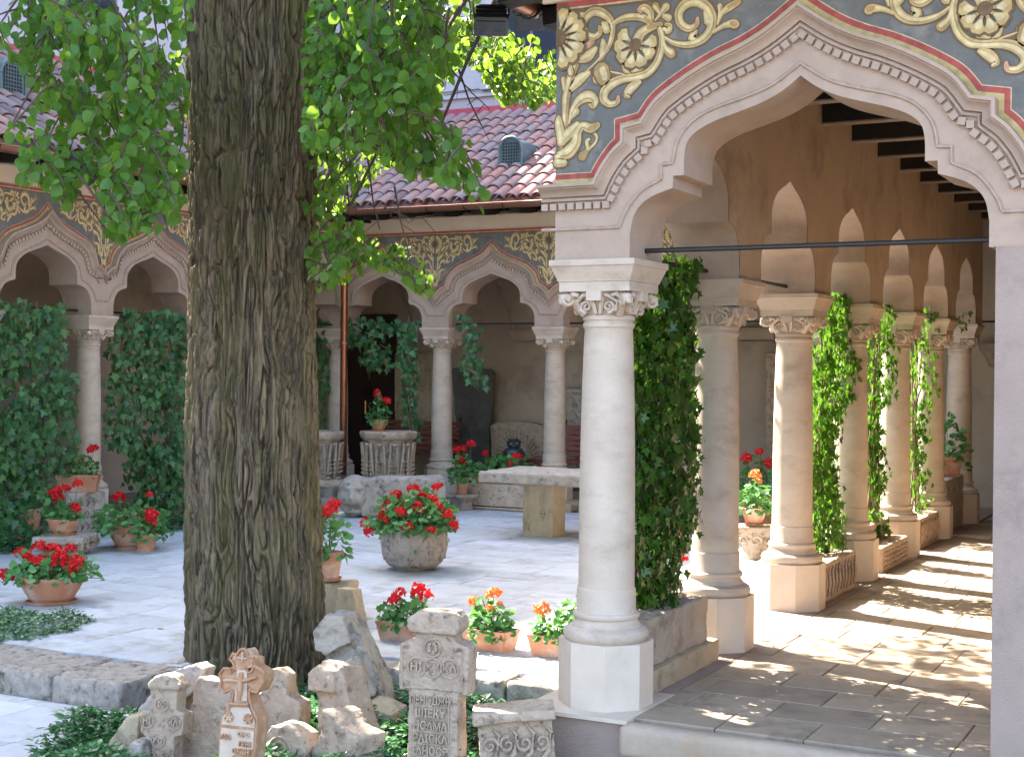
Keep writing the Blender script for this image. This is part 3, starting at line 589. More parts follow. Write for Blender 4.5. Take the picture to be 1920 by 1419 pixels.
west = wing('arcade along the left side of the courtyard with curtains of ivy between its columns', (XL, YB, 0), (0, -1, 0), (1, 0, 0),
   [((k+.5)*SL, SMALL) for k in range(0, 8)], [(k*SL, 0) for k in range(1, 9)], -.21, 8*SL+.21, orn=[(k*SL, s, .68, 0) for k in range(2, 6) for s in (1, -1)])
east = wing('near arcade of seven cream columns receding along the sunlit aisle', (AX, AY, 0), (0, 1, 0), (-1, 0, 0),
   [((k+.5)*SR, dict(SMALL, inner=[(u*.972, v) for u, v in SMALL['inner']])) for k in range(6)], [(k*SR, 0) for k in range(1, 7)], .213, 6*SR+.21, orn=[(k*SR, s, .68, 0) for k in range(1, 3) for s in (1, -1)])
south = wing('large ogee arch with painted scroll frieze at the mouth of the aisle', (AX, AY, 0), (1, 0, 0), (0, -1, 0),
   [(1.067, BIG)], [(0, 0)], -.215, 3.6, orn=[(-.215, 1, 1, 0), (1.067*2+.215, -1, 1, 0)], cap_ends=(True, False))
# pier carrying the right side of the large arch
mb = MB(); mb.box((-.989+1.9/2+.002, AY, 1.0), (1.9, .428, 2.6)); mb.build('pier', M_PIER, south, loc=(-AX, -AY, 0))
mb = MB(); mb.box((-.04, AY, 2.306), (1.91, .432, .012)); mb.build('pier_joint', M_STUCCO, south, loc=(-AX, -AY, 0))
mb = MB(); mb.box((-.989+1.9/2+.004, AY-.217, 2.78), (1.892, .006, .93)); 

# rear walls of the aisles
def slabwall(name, c, d, mt, label, cat='wall'):
    mb = MB(); mb.box(c, d); return tag(mb.build(name, mt), label, cat)
M_REAR = mat('rear_wall_plaster', (.50, .40, .305), (.42, .33, .25), 1.3, .25, .92, c3=(.33, .255, .19), s3=1.1, fine=140, bdist=.005)
nw = slabwall('rear_wall', ((XW+3)/2-.1, YW+.15, 2.35), (3-XW+.4, .3, 4.7), M_REAR, 'brown plastered wall at the back of the far arcade, with the dark door')
slabwall('rear_wall', (XW-.15, 9.2, 2.35), (.3, 19.3, 4.7), M_REAR, 'brown plastered wall at the back of the ivy-hung left arcade')
slabwall('rear_wall', (XE+.15, 12.9, 2.3), (.3, 11.7, 4.6), M_INNER, 'plastered wall closing the near aisle behind the pier')
# wall end and corbels in the far corner of the near aisle
# timber ceilings and beams
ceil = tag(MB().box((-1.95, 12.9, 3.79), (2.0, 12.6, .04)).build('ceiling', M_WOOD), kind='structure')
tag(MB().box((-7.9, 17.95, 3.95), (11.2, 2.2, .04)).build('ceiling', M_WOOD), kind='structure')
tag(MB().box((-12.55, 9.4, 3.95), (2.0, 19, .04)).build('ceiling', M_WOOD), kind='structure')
me = MB().box((0, 0, 0), (1.80, .11, .19)).mesh('beam', M_WOOD); me2 = MB().box((0, 0, 0), (1.80, .118, .012)).mesh('beam_lit_edge', M_WOOD2)  # pale strip puts the light along the beam's lower edge into colour
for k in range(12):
    b = link('ceiling_beam', me, ceil, (-1.84, 7.57+k*.8766, 3.635+.0)); link('beam_lit_edge', me2, b, (0, 0, -.1))
for y, k in ((16.95, 0),):
    pass

# ================================================================== ROOFS, EAVES, GUTTERS
K_ROOF, Z_EAVE, W_EAVE, W_RIDGE = .577, 3.95, .765, -2.25
mb = MB(); n = 8; r0, r1, Lt = .098, .078, .42
for (L_, rr, dz) in ((0, r0, .0), (Lt, r1, -.012)):
    for k in range(n+1): t = PI*k/n; mb.v.append((rr*math.cos(t), L_, rr*math.sin(t)*.78+dz))
    for k in range(n+1): t = PI*k/n; q = rr-.013; mb.v.append((q*math.cos(t), L_, q*math.sin(t)*.78+dz))
m_ = n+1; mb.f = [(k, k+1, 2*m_+k+1, 2*m_+k) for k in range(n)]+[(m_+k+1, m_+k, k, k+1) for k in range(n)]+[(3*m_+k, 3*m_+k+1, m_+k+1, m_+k) for k in range(n)]; mb.c = [None]*len(mb.f)
ME_TILE = mb.mesh('roof_tile', M_TILE, 40); ME_TILE.update()
def roof(W, O, U, N, ua, ub, cond, tiles=True, full=True, trim_u=None, seed=0):
    F = Frame((0, 0, 0), U, N); r = random.Random(seed); zr = lambda w_: Z_EAVE+(W_EAVE-w_)*K_ROOF; Uv, Nv = Vector(U), Vector(N)
    mb = MB(); nn = int((ub-ua)/.2)*6; a = []
    for i in range(nn+1): u = ua+(ub-ua)*i/nn; dz = -.022*math.cos(2*PI*(u-ua)/.2)-.01; a.append((u, dz))
    vs = [F.p(u, W_EAVE, zr(W_EAVE)+dz) for u, dz in a]+[F.p(u, W_RIDGE, zr(W_RIDGE)+dz) for u, dz in a]+[F.p(u, W_RIDGE, zr(W_RIDGE)-.2) for u, dz in a]+[F.p(u, W_EAVE, zr(W_EAVE)-.045) for u, dz in a]
    k = nn+1; mb.add(vs, [(i, i+1, k+i+1, k+i) for i in range(nn)]+[(2*k+i, 2*k+i+1, 3*k+i+1, 3*k+i) for i in range(nn)]+[(3*k+i, 3*k+i+1, i+1, i) for i in range(nn)]); rf = mb.build('roof', [M_TILE], W, fix=True)
    O3 = Vector(O)
    if tiles:
        slope = math.atan(K_ROOF); up_s = (-Nv*math.cos(slope)+Vector((0, 0, math.sin(slope)))); nrm = Uv.cross(up_s); M = Matrix((Uv, up_s, nrm)).transposed()
        if nrm.z < 0: M = Matrix((-Uv, up_s, -nrm)).transposed()
        L = (W_EAVE-W_RIDGE)/math.cos(slope); items = []; u = ua+.1
        while u < ub:
            for j in range(int(L/.34)):
                s = j*.34-.03; p = F.p(u, W_EAVE, Z_EAVE)+up_s*s+M.col[2]*.012
                wp = p+O3
                if not cond(wp): continue
                q = seen(wp); vis = -150 < q[0] < 2000 and q[1] > -80; items.append((q[2]+(0 if vis else 100), p))
            u += .2
        items.sort(key=lambda t: t[0]); far = MB(); eul = M.to_euler()
        base_v = [Vector(v.co) for v in ME_TILE.vertices]; base_f = [tuple(p.vertices) for p in ME_TILE.polygons]
        for i, (q, p) in enumerate(items):
            p = p+Vector((r.uniform(-.006, .006), r.uniform(-.006, .006), r.uniform(-.003, .004)))
            if i < 300: link('roof_tile', ME_TILE, rf, p, (eul.x, eul.y, eul.z+r.uniform(-.025, .025)))
            elif q < 90: far.add([p+M @ v for v in base_v], base_f)
        if far.v: tag(far.build('far_tiles', M_TILE, rf, 40), kind='stuff')
    # gutter, brackets, boarding, rafters
    mb = MB(); seg = 10; pts = []
    for u in (ua, ub):
        for k in range(seg+1): t = PI+PI*k/seg; pts.append(F.p(u, W_EAVE+.055+.062*math.cos(t), 3.885+.066*math.sin(t)))
        for k in range(seg+1): t = 2*PI-PI*k/seg; pts.append(F.p(u, W_EAVE+.055+.056*math.cos(t), 3.885+.060*math.sin(t)))
    k = 2*(seg+1); mb.add(pts, [(i, (i+1) % k, k+(i+1) % k, k+i) for i in range(k)]+[tuple(range(k)), tuple(range(2*k-1, k-1, -1))])
    mb.tube([F.p(ua, W_EAVE+.117, 3.888), F.p(ub, W_EAVE+.117, 3.888)], .009, 6); mb.build('gutter', M_COPPER, W, 40, fix=True)
    mb = MB(); u = ua+.3
    hook = MB(); hook.tube([Vector((0, 0, 0))+Vector((0, .055+.070*math.cos(t), -.01+.074*math.sin(t))) for t in [PI+PI*j/10 for j in range(11)]], .009, 5); rz = math.atan2(-Nv.x, Nv.y); hm = hook.mesh('gutter_hook', M_BLACK)
    raf = MB(); raf.box((0, .24, 0), (.15, .62, .10)); rm = raf.mesh('rafter_end', M_WOOD)
    while u < ub:
        o_ = link('gutter_hook', hm, W, F.p(u, W_EAVE, 3.89), (0, 0, rz)); link('rafter_end', rm, W, F.p(u+.1, .20, 3.862), (-.09, 0, rz)); u += .57
    mb = MB(); mb.add([F.p(ua, .2, 3.93), F.p(ub, .2, 3.93), F.p(ub, W_EAVE+.01, 3.885), F.p(ua, W_EAVE+.01, 3.885), F.p(ua, .2, 3.95), F.p(ub, .2, 3.95), F.p(ub, W_EAVE+.01, 3.905), F.p(ua, W_EAVE+.01, 3.905)], [(0, 1, 2, 3), (7, 6, 5, 4), (0, 3, 7, 4), (1, 5, 6, 2), (2, 6, 7, 3)])
    mb.build('eave_boarding', mat('grey_eave_boards', (.16, .14, .13), (.10, .09, .085), 10, .3, stretch=(14, 1, 1)), W)
    return rf
cn = lambda p: (p.y-(YB-W_EAVE)) >= ((XL+W_EAVE)-p.x)-.15
cw = lambda p: ((XL+W_EAVE)-p.x) >= (p.y-(YB-W_EAVE))-.15
rn = roof(north, (XL, YB, 0), (1, 0, 0), (0, -1, 0), -2.3, 8.7+2.1, cn, seed=1)
rw = roof(west, (XL, YB, 0), (0, -1, 0), (1, 0, 0), -2.3, 13.6, cw, seed=2)
re_ = roof(east, (AX, AY, 0), (0, 1, 0), (-1, 0, 0), -.765, 6*SR-.7, lambda p: True, tiles=False)
rs_ = roof(south, (AX, AY, 0), (1, 0, 0), (0, -1, 0), -.765, 3.6, lambda p: True, tiles=False)
def vent(px, py, plane, rz):
    # arched copper dormer vent set in the tiles
    v = ray(px, py); O = Vector((0, 0, EYE))
    if plane == 'n': a = (O.z-Z_EAVE)-(O.y-(YB-W_EAVE))*K_ROOF; b = v.z-v.y*K_ROOF
    else: a = (O.z-Z_EAVE)-((XL+W_EAVE)-O.x)*K_ROOF; b = v.z+v.x*K_ROOF
    p = O+v*(-a/b); return p
def make_vent(parent, O, p, rz):
    q = p-Vector(O); body = MB(); n = 10; R = .17; H = .26; pr = [(R*math.cos(PI*k/n), H+R*math.sin(PI*k/n)) for k in range(n+1)]+[(-R, -.12), (R, -.12)]
    body.prism(pr, .85); b = body.build('roof_vent', M_GREEN, parent, 40, loc=q, rot=(0, 0, rz), fix=True)
    ar = MB(); pr2 = [(1.16*R*math.cos(PI*k/n), H+1.16*R*math.sin(PI*k/n)) for k in range(n+1)]+[(-R*.99, H), ]
    rim = MB(); rim.tube([(1.04*R*math.cos(PI*k/12), -.01, H+1.04*R*math.sin(PI*k/12)) for k in range(13)], .022, 6); rim.tube([(R*1.04, -.01, H), (R*1.04, -.01, -.02)], .014, 5); rim.tube([(-R*1.04, -.01, H), (-R*1.04, -.01, -.02)], .014, 5); rim.build('vent_rim', M_GREEN, b, 40)
    gr = MB(); gr.box((0, -.004, .2), (.27, .004, .36)); gr.build('vent_grille', M_BLACK, b)
    lv = MB()
    for k in range(9): z = .03+k*.042; lv.box((0, -.012, z), (.27 if z < H else .2, .006, .010))
    for k in range(7): lv.box((-.12+k*.04, -.012, .19), (.008, .006, .34))
    lv.build('vent_bars', M_GREEN, b)
make_vent(north, (XL, YB, 0), vent(957, 317, 'n', 0), 0)
make_vent(west, (XL, YB, 0), vent(24, 185, 'w', 0), PI/2)
mb = MB(); mb.box(((XW+3)/2, YW+.36, 5.72), (17.2, .10, .16)); mb.build('ridge_flashing', M_RED, north, loc=-Vector((XL, YB, 0)))
mb = MB(); mb.box((-13.97, 10, 5.72), (.10, 19.0, .16)); mb.build('ridge_flashing', M_RED, west, loc=-Vector((XL, YB, 0)))

# ================================================================== BUILDINGS BEHIND
bn = empty('town_house', (-8, YW+.5, 0), 'pale lilac building rising behind the tiled roof of the far arcade', 'building')
mb = MB(); mb.box((0, 4.0, 6.0), (26, 8, 12)); mb.build('wall', M_BLDG, bn)
zc = at_y(900, 180, YW+.5).z; zw = at_y(985, 150, YW+.5); xw0 = at_y(925, 150, YW+.5).x+8; xw1 = xw0+1.35
for z, h, d in ((zc, .05, .06), (zc+.12, .03, .04), (zc+3.1, .08, .1)): mb = MB(); mb.box((0, -d/2, z), (26, d, h)); mb.build('string_course', M_BLDG, bn)
def window(par, x, z, w_, h):
    f = MB()
    for c, s in (((x, -.03, z+h+.06), (w_+.3, .1, .12)), ((x, -.05, z-.06), (w_+.36, .14, .1)), ((x-w_/2-.07, -.02, z+h/2), (.14, .06, h)), ((x+w_/2+.07, -.02, z+h/2), (.14, .06, h))): f.box(c, s)
    wn = f.build('window', M_BLDG, par); g = MB(); g.box((x, -.006, z+h/2), (w_, .02, h)); g.build('pane', M_GLASS, wn)
    b = MB(); b.box((x, -.02, z+h/2), (.05, .03, h)); b.box((x, -.02, z+h*.66), (w_, .03, .05)); b.box((x-w_/2+.03, -.02, z+h/2), (.06, .03, h)); b.box((x+w_/2-.03, -.02, z+h/2), (.06, .03, h)); b.build('sash', mat('grey_blue_sash', (.10, .13, .17), (.08, .10, .14), 5, .05, .5), wn)
for k in range(-3, 3): window(bn, xw0+.675+k*2.6, zw.z, 1.35, 2.1)
bw = empty('town_house', (-14.05, 9, 0), 'tall pale building standing behind the left tiled roof', 'building', rz=PI/2)
mb = MB(); mb.box((-1, 5.0, 5.3), (27, 10, 10.3)); mb.build('wall', M_BLDG, bw)
for k in range(-4, 5): window(bw, k*2.7, 6.4, 1.2, 2.0)
mb = MB(); mb.box((-1, -.03, 9.3), (27, .06, .08)); mb.build('string_course', M_BLDG, bw)

# ================================================================== THE LIME TREE
TC = Vector((-5.62, 7.33, ZL))
tree = empty('lime_tree', TC, 'big old lime tree with deeply furrowed mossy bark and hanging leafy branches', 'tree')
nt_, nz = 600, 900; ztop = 4.9; th = np.linspace(0, 2*PI, nt_, endpoint=False); zz = np.linspace(-.05, ztop, nz); TH, ZZ = np.meshgrid(th, zz)
prof_r = np.interp(zz, [-.05, .15, .5, 1.1, 2.0, 2.6, 3.1, 3.7, 4.3, 4.9], [.49, .455, .435, .418, .400, .386, .382, .395, .415, .45])
R_ = np.repeat(prof_r[:, None], nt_, 1); cx = np.cos(TH); sx = np.sin(TH)
big = fbm(np.stack([cx.ravel()*.45, sx.ravel()*.45, ZZ.ravel()*.5], 1), 2.2, 2, 3).reshape(TH.shape)*.022
big += .035*np.exp(-((ZZ-3.15)/.5)**2)*np.exp(-((np.mod(TH+PI*.35+PI, 2*PI)-PI)/.5)**2)*0
P = np.stack([cx.ravel()*.41, sx.ravel()*.41, ZZ.ravel()*.16], 1); warp = np.stack([vnoise(P*np.array([1, 1, 2.2]), 9, 31), vnoise(P*np.array([1, 1, 2.2]), 9, 32), 0*P[:, 0]], 1)*.05
P = P*np.array([1, 1, .45]); n1 = vnoise(P+warp, 38, 1); n2 = vnoise(P+warp*.6, 76, 2); n3 = vnoise(P*np.array([1, 1, 3]), 110, 4)
gap = np.exp(-(n1/.15)**2); gap2 = np.exp(-(n2/.2)**2)
n4 = vnoise(P*np.array([1, 1, 2]), 180, 8); h = (-.050*np.exp(-(n1/.14)**2)-.026*gap2*(1-gap)+.007*n3+.004*n4+.016*np.minimum(np.abs(n1), .5)).reshape(TH.shape)
RR = R_+big+h+.007
V = np.stack([RR*cx, RR*sx, ZZ], -1).reshape(-1, 3); V[:, 0] += -.05*np.clip((V[:, 2])/1.6, 0, 1)
me = bpy.data.meshes.new('trunk'); me.vertices.add(len(V)); me.vertices.foreach_set('co', V.ravel())
i = np.arange(nz-1)[:, None]*nt_; j = np.arange(nt_)[None, :]; j2 = (j+1) % nt_; q = np.stack([i+j, i+j2, i+nt_+j2, i+nt_+j], -1).reshape(-1, 4)
me.loops.add(q.size); me.loops.foreach_set('vertex_index', q.ravel()); me.polygons.add(len(q)); me.polygons.foreach_set('loop_start', np.arange(0, q.size, 4)); me.materials.append(M_BARK); me.update(calc_edges=True); me.shade_smooth(); me.validate()
trunk = link('trunk', me, tree)
limbs = [((0, 0, 4.6), (-.5, -.3, 5.6), (-1.9, -.6, 6.6), (-3.0, -.8, 7.2)), ((0, 0, 4.6), (.5, .6, 5.6), (1.5, 1.4, 6.6), (2.6, 2.4, 7.4)), ((0, 0, 4.7), (0, .3, 6.4), (-.3, .6, 8.0), (-.4, .8, 9.6)), ((0, 0, 4.6), (.7, -.6, 5.5), (1.6, -1.5, 6.5), (2.4, -2.4, 7.0)), ((0, 0, 4.6), (-.8, .9, 5.6), (-1.9, 2.0, 6.5), (-2.8, 3.0, 7.1))]
for k, pts in enumerate(limbs):
    sp = []; P4 = [Vector(p) for p in pts]
    for a in range(13): t = a/12; sp.append(P4[0]*(1-t)**3+P4[1]*3*t*(1-t)**2+P4[2]*3*t*t*(1-t)+P4[3]*t**3)
    mb = MB(); mb.tube(sp, [.30*(1-a/12)+.05 for a in range(13)], 12); mb.build('limb', M_BARK, tree, 60)

def inpoly(x, y, P):
    c = False; j = len(P)-1
    for i in range(len(P)):
        if (P[i][1] > y) != (P[j][1] > y) and x < (P[j][0]-P[i][0])*(y-P[i][1])/(P[j][1]-P[i][1])+P[i][0]: c = not c
        j = i
    return c
def px_point(x, y, d): v = ray(x, y); return Vector((0, 0, EYE))+v*d
# hanging sprays: outline of each mass, distance range, number of twigs, leaf size
SPRAYS = [
 ([(-40, -60), (350, -60), (345, 330), (330, 420), (295, 385), (240, 445), (198, 442), (215, 395), (150, 330), (118, 375), (95, 345), (45, 350), (15, 235), (75, 190), (50, 130), (-40, 60)], 7.2, 8.6, 150, .068),
 ([(190, 340), (345, 330), (340, 440), (300, 430), (240, 445), (198, 442)], 7.2, 7.8, 8, .07),
 ([(30, 250), (150, 250), (140, 370), (118, 390), (95, 330)], 7.4, 8.0, 8, .07),
 ([(575, -60), (842, -60), (850, 120), (815, 160), (850, 240), (890, 270), (915, 330), (945, 400), (915, 412), (860, 350), (780, 330), (720, 300), (640, 275), (575, 290)], 7.2, 8.6, 140, .068),
 ([(575, 150), (700, 200), (760, 300), (700, 330), (640, 400), (575, 420)], 8.8, 10.2, 60, .058),
 ([(578, 380), (640, 390), (720, 425), (790, 490), (820, 560), (790, 552), (740, 505), (690, 505), (610, 545), (578, 530)], 8.3, 9.0, 46, .062),
 ([(845, 10), (900, 15), (960, 55), (1043, 85), (1043, 190), (1000, 203), (950, 200), (925, 170), (895, 130), (845, 110)], 10.2, 12.0, 95, .062),
 ([(640, 0), (880, -40), (900, 40), (820, 200), (700, 200), (640, 150)], 9.6, 12.0, 75, .062),
]
C = []; D = []; N = []; S_ = []; tw = MB(); r = random.Random(12)
for poly, d0, d1, nt2, ls in SPRAYS:
    x0, x1 = min(p[0] for p in poly), max(p[0] for p in poly); y0, y1 = min(p[1] for p in poly), max(p[1] for p in poly); made = 0; tries = 0
    while made < nt2 and tries < 5000:
        tries += 1; x, y = r.uniform(x0, x1), r.uniform(y0, y1)
        if not inpoly(x, y, poly): continue
        made += 1; d = r.uniform(d0, d1); p = px_point(x, y, d); a = r.uniform(0, 2*PI); dirv = Vector((math.cos(a)*.7, math.sin(a)*.7, r.uniform(-.9, .1))); L = r.uniform(.25, .6); pts = []; q = p.copy()
        for k in range(9): pts.append(q.copy()); dirv += Vector((r.gauss(0, .12), r.gauss(0, .12), -.14)); q = q+dirv.normalized()*(L/8)
        good = [pp for pp in pts if inpoly(*seen(pp)[:2], poly)]
        if len(good) > 2: tw.tube(good, [.006*(1-k/len(good))+.002 for k in range(len(good))], 4, cap=False)
        for k, pp in enumerate(pts):
            for s in (1, 2):
                off = Vector((r.gauss(0, 1), r.gauss(0, 1), r.gauss(-.4, .6))).normalized(); c = pp+off*r.uniform(.01, .05)
                sx_, sy_, _ = seen(c)
                if not inpoly(sx_, sy_+6, poly): continue
                C.append(c); D.append((off.x*.6, off.y*.6, -.75+r.gauss(0, .35))); nn = Vector((r.gauss(0, .8), r.gauss(0, .8), .55)); N.append(nn); S_.append(ls*r.uniform(.65, 1.15))
# bare and long hanging twigs seen against the wall and roof
for pts in ([(818, 95), (850, 135), (885, 175), (918, 205)], [(740, 350), (748, 400), (765, 470), (775, 520)], [(690, 300), (700, 380), (712, 430)], [(640, 230), (650, 330), (655, 400)], [(720, 390), (770, 410), (800, 405)], [(300, 90), (285, 170), (260, 260), (250, 330)], [(860, 130), (880, 190), (905, 240)]):
    d = r.uniform(8.2, 9.0); tw.tube([px_point(x, y, d+.05*k) for k, (x, y) in enumerate(pts)], [.007, .005, .004, .003][:len(pts)], 5)
    for (xa, ya), (xb, yb) in zip(pts[:-1], pts[1:]):
        for t in (.3, .7):
            a = px_point(xa+(xb-xa)*t, ya+(yb-ya)*t, d); b = a+Vector((r.uniform(-.12, .12), r.uniform(-.1, .1), r.uniform(-.16, -.02))); tw.tube([a, b], [.003, .0015], 4)
# main hanging boughs that carry the sprays, coming down from the limbs
for (x, y, d, l) in ((120, 60, 7.9, 0), (260, 120, 7.6, 0), (30, 20, 8.1, 4), (640, 60, 8.0, 3), (740, 120, 7.8, 3), (820, 250, 8.0, 1), (650, 400, 8.7, 1), (930, 90, 11.0, 1), (860, 30, 11.0, 1)):
    e = px_point(x, y, d); s = TC+Vector(limbs[l][3])*.8+Vector((0, 0, TC.z*0)); mid = (e+s)/2+Vector((0, 0, 1.0)); sp = []
    for a in range(11): t = a/10; sp.append(s*(1-t)**2+mid*2*t*(1-t)+e*t*t)
    sp = [q_ for q_ in sp if not (seen(q_)[1] > -5 and 345 < seen(q_)[0] < 575)]
    tw.tube(sp, [.03*(1-a/len(sp))+.006 for a in range(len(sp))], 6)
tw.build('twigs', M_TWIG, tree, 60, loc=-TC)
C = np.array([tuple(c) for c in C]); D = np.array(D); N = np.array([tuple(x) for x in N]); S_ = np.array(S_)
dist = np.array([seen(c)[2] for c in C]); order = np.argsort(dist-20*S_)
tl = leaf_mesh('leaf', [(0, 0, 0)], [(0, 1, 0)], [(0, 0, 1)], [1], 'lime', M_LEAF)
for k in order[:300]:
    d_ = Vector(D[k]).normalized(); n_ = Vector(N[k]); x_ = d_.cross(n_).normalized(); z_ = x_.cross(d_); M = Matrix((x_, d_, z_)).transposed()
    link('leaf', tl, tree, Vector(C[k])-TC, M.to_euler(), float(S_[k]))
rest = order[300:]
fo = leaves('hanging_foliage', C[rest]-np.array(TC), D[rest], N[rest], S_[rest], 'lime', M_LEAF, tree)
# the crown overhead, outside the picture but casting the dappled shade
C = []; r2 = np.random.default_rng(5)
for k in range(230):
    v = r2.normal(size=3); v /= np.linalg.norm(v); v = v*np.array([4.6, 4.2, 2.4])*r2.uniform(.25, 1)**.6+np.array([TC.x+.1, TC.y+.1, 6.9]); n_ = int(r2.integers(30, 60)); C.append(v+r2.normal(size=(n_, 3))*np.array([.42, .42, .22]))
for k in range(260):    # unseen clumps added towards the sun to shade the left and middle sprays
    x, y = (r.uniform(0, 350), r.uniform(20, 420)) if k % 7 < 6 else (r.uniform(640, 860), r.uniform(20, 300)); q = px_point(x, y, r.uniform(7.4, 8.4))+SUNV*r.uniform(1.6, 4.5); n_ = int(r2.integers(20, 40)); C.append(np.array(tuple(q))+r2.normal(size=(n_, 3))*.24)
HOLES = [(px_point(700, 470, 8.6), 1.0), (px_point(630, 430, 8.7), .5), (px_point(790, 520, 8.6), .45), (px_point(950, 120, 11), .9), (px_point(870, 90, 11), .8), (px_point(650, 250, 9.5), .95)]  # gaps shaped in the unseen crown so sun reaches the brighter sprays
C = np.concatenate(C); keep = []
for k, c in enumerate(C):
    x, y, d = seen(c)
    hole = False
    for T_, hr in HOLES:
        q = Vector(c)-T_; al = q.dot(SUNV)
        if al > 0 and (q-SUNV*al).length < hr and r.random() < .88: hole = True
    keep.append(not hole and c[2] > 3.9 and not (d > 0 and -60 < x < 1980 and y > -40))
C = C[np.array(keep)]; n_ = len(C)
fo2 = leaves('crown', C-np.array(TC), rvec(n_)+np.array([0, 0, -.8]), rvec(n_)*.6+np.array([0, 0, .8]), r2.uniform(.08, .15, n_), 'lime', M_LEAF, tree)

# ================================================================== FLOWERS AND POTS
def flower_mesh(name, mt, n, r, seed, petal):
    g = np.random.default_rng(seed); v = g.normal(size=(n, 3)); v[:, 2] = np.abs(v[:, 2])*.9-.25; v /= np.linalg.norm(v, axis=1)[:, None]
    c = v*r*g.uniform(.75, 1.05, n)[:, None]; d = g.normal(size=(n, 3)); d -= v*np.sum(d*v, 1)[:, None]; return leaf_mesh(name, c-d/np.linalg.norm(d, axis=1)[:, None]*petal*.4, d+v*.5, v, g.uniform(.7, 1.2, n)*petal, 'petal', mt)
FL = {c: [flower_mesh('flower', m_, 75, .040, s, .026) for s in (1, 2, 3)] for c, m_ in (('red', M_REDF), ('orange', M_ORGF))}
def bowl_prof(R, H, foot=.55, t=.018): return [(0, 0), (R*foot, 0), (R*foot, H*.08), (R*(foot+.1), H*.12), (R*.80, H*.42), (R*.93, H*.72), (R*.97, H*.84), (R*1.0, H*.86), (R*1.02, H*.97), (R*1.0, H), (R-t, H), (R-t*1.6, H*.86), (0, H*.84)]
def flowerpot_prof(R, H): return [(0, 0), (R*.68, 0), (R*.92, H*.78), (R, H*.79), (R*1.01, H*.99), (R*.9, H), (R*.86, H*.86), (0, H*.85)]
def saucer(parent, R, z=0, mt=None):
    mb = MB(); mb.lathe([(0, 0), (R*.9, 0), (R, .022), (R*.95, .024), (R*.86, .008), (0, .008)], 28); return mb.build('saucer', mt or M_TERRA, parent, 40, loc=(0, 0, z))
def greenery(parent, z, rx, ry, h, n, ls, flowers, color='red', seed=0, mt=None, skirt=.15, kind='round', stem_h=.07, fr=1.0, name='foliage'):
    g = np.random.default_rng(seed+100); v = g.normal(size=(n, 3)); v[:, 2] = np.abs(v[:, 2])-skirt; v /= np.linalg.norm(v, axis=1)[:, None]; rad = g.uniform(.45, 1.05, n)**.6
    lump = 1+.28*vnoise(v, 2.6, seed); c = v*np.array([rx, ry, h])*(rad*lump)[:, None]; c[:, 2] += z
    up = np.tile([0, 0, 1.], (n, 1)); nn = v*.8+up*.5+g.normal(size=(n, 3))*.35; d = v+np.array([0, 0, -.5])+g.normal(size=(n, 3))*.6
    leaves(name, c, d, nn, g.uniform(.6, 1.15, n)*ls, kind, mt or M_GER, parent)
    st = MB(); rr = random.Random(seed)
    for k in range(int(n/12)): a = g.integers(0, n); st.tube([(c[a, 0]*.15, c[a, 1]*.15, z-.02), (c[a, 0]*.6, c[a, 1]*.6, z+(c[a, 2]-z)*.75), tuple(c[a])], [.005, .004, .003], 4)
    for f in flowers:
        if len(f) == 3: x, y, q = f; sc_ = 1
        else: x, y, q, sc_ = f
        st.tube([(x*.4, y*.4, z+.02), (x*.85, y*.85, z+(q-z)*.6), (x, y, q-.01)], [.0045, .0035, .003], 5)
        link('flower', FL[color][rr.randrange(3)], parent, (x, y, q), (rr.uniform(-.4, .4), rr.uniform(-.4, .4), rr.uniform(0, 6)), fr*sc_*rr.uniform(.85, 1.15))
    st.build('stem', M_GSTEM, parent, 60)
def fl(rx, ry, z, n, seed, up=.12, lat=1.0):
    r_ = random.Random(seed); out = []
    for k in range(n): a = r_.uniform(0, 2*PI); q = r_.uniform(.25, 1)**.6*lat; out.append((rx*q*math.cos(a), ry*q*math.sin(a), z+up*(1.1-q*.55)*r_.uniform(.8, 1.2)))
    return out
POTG = 'potted geraniums'
def pot_round(name, label, loc, R, H, kind, gz, grx, gh, n, ls, flowers, color='red', seed=0, sau=True, mt=M_TERRA, fr=1.0, ry=None, rz=0):
    t = empty(name, loc, label, 'flower pot' if 'pot' in name else 'planter', POTG, rz=rz); z0 = .014 if sau else 0
    if sau: saucer(t, R*.78 if kind == 'bowl' else R*.9)
    mb = MB(); mb.lathe(bowl_prof(R, H) if kind == 'bowl' else flowerpot_prof(R, H), 36); mb.build('pot', mt, t, 35, loc=(0, 0, z0))
    mb = MB(); mb.lathe([(0, H*.9), (R*.86, H*.88)], 20); mb.build('soil', M_SOIL, t, loc=(0, 0, z0))
    greenery(t, H*.9+gz, grx, ry or grx, gh, n, ls, flowers, color, seed, fr=fr); return t
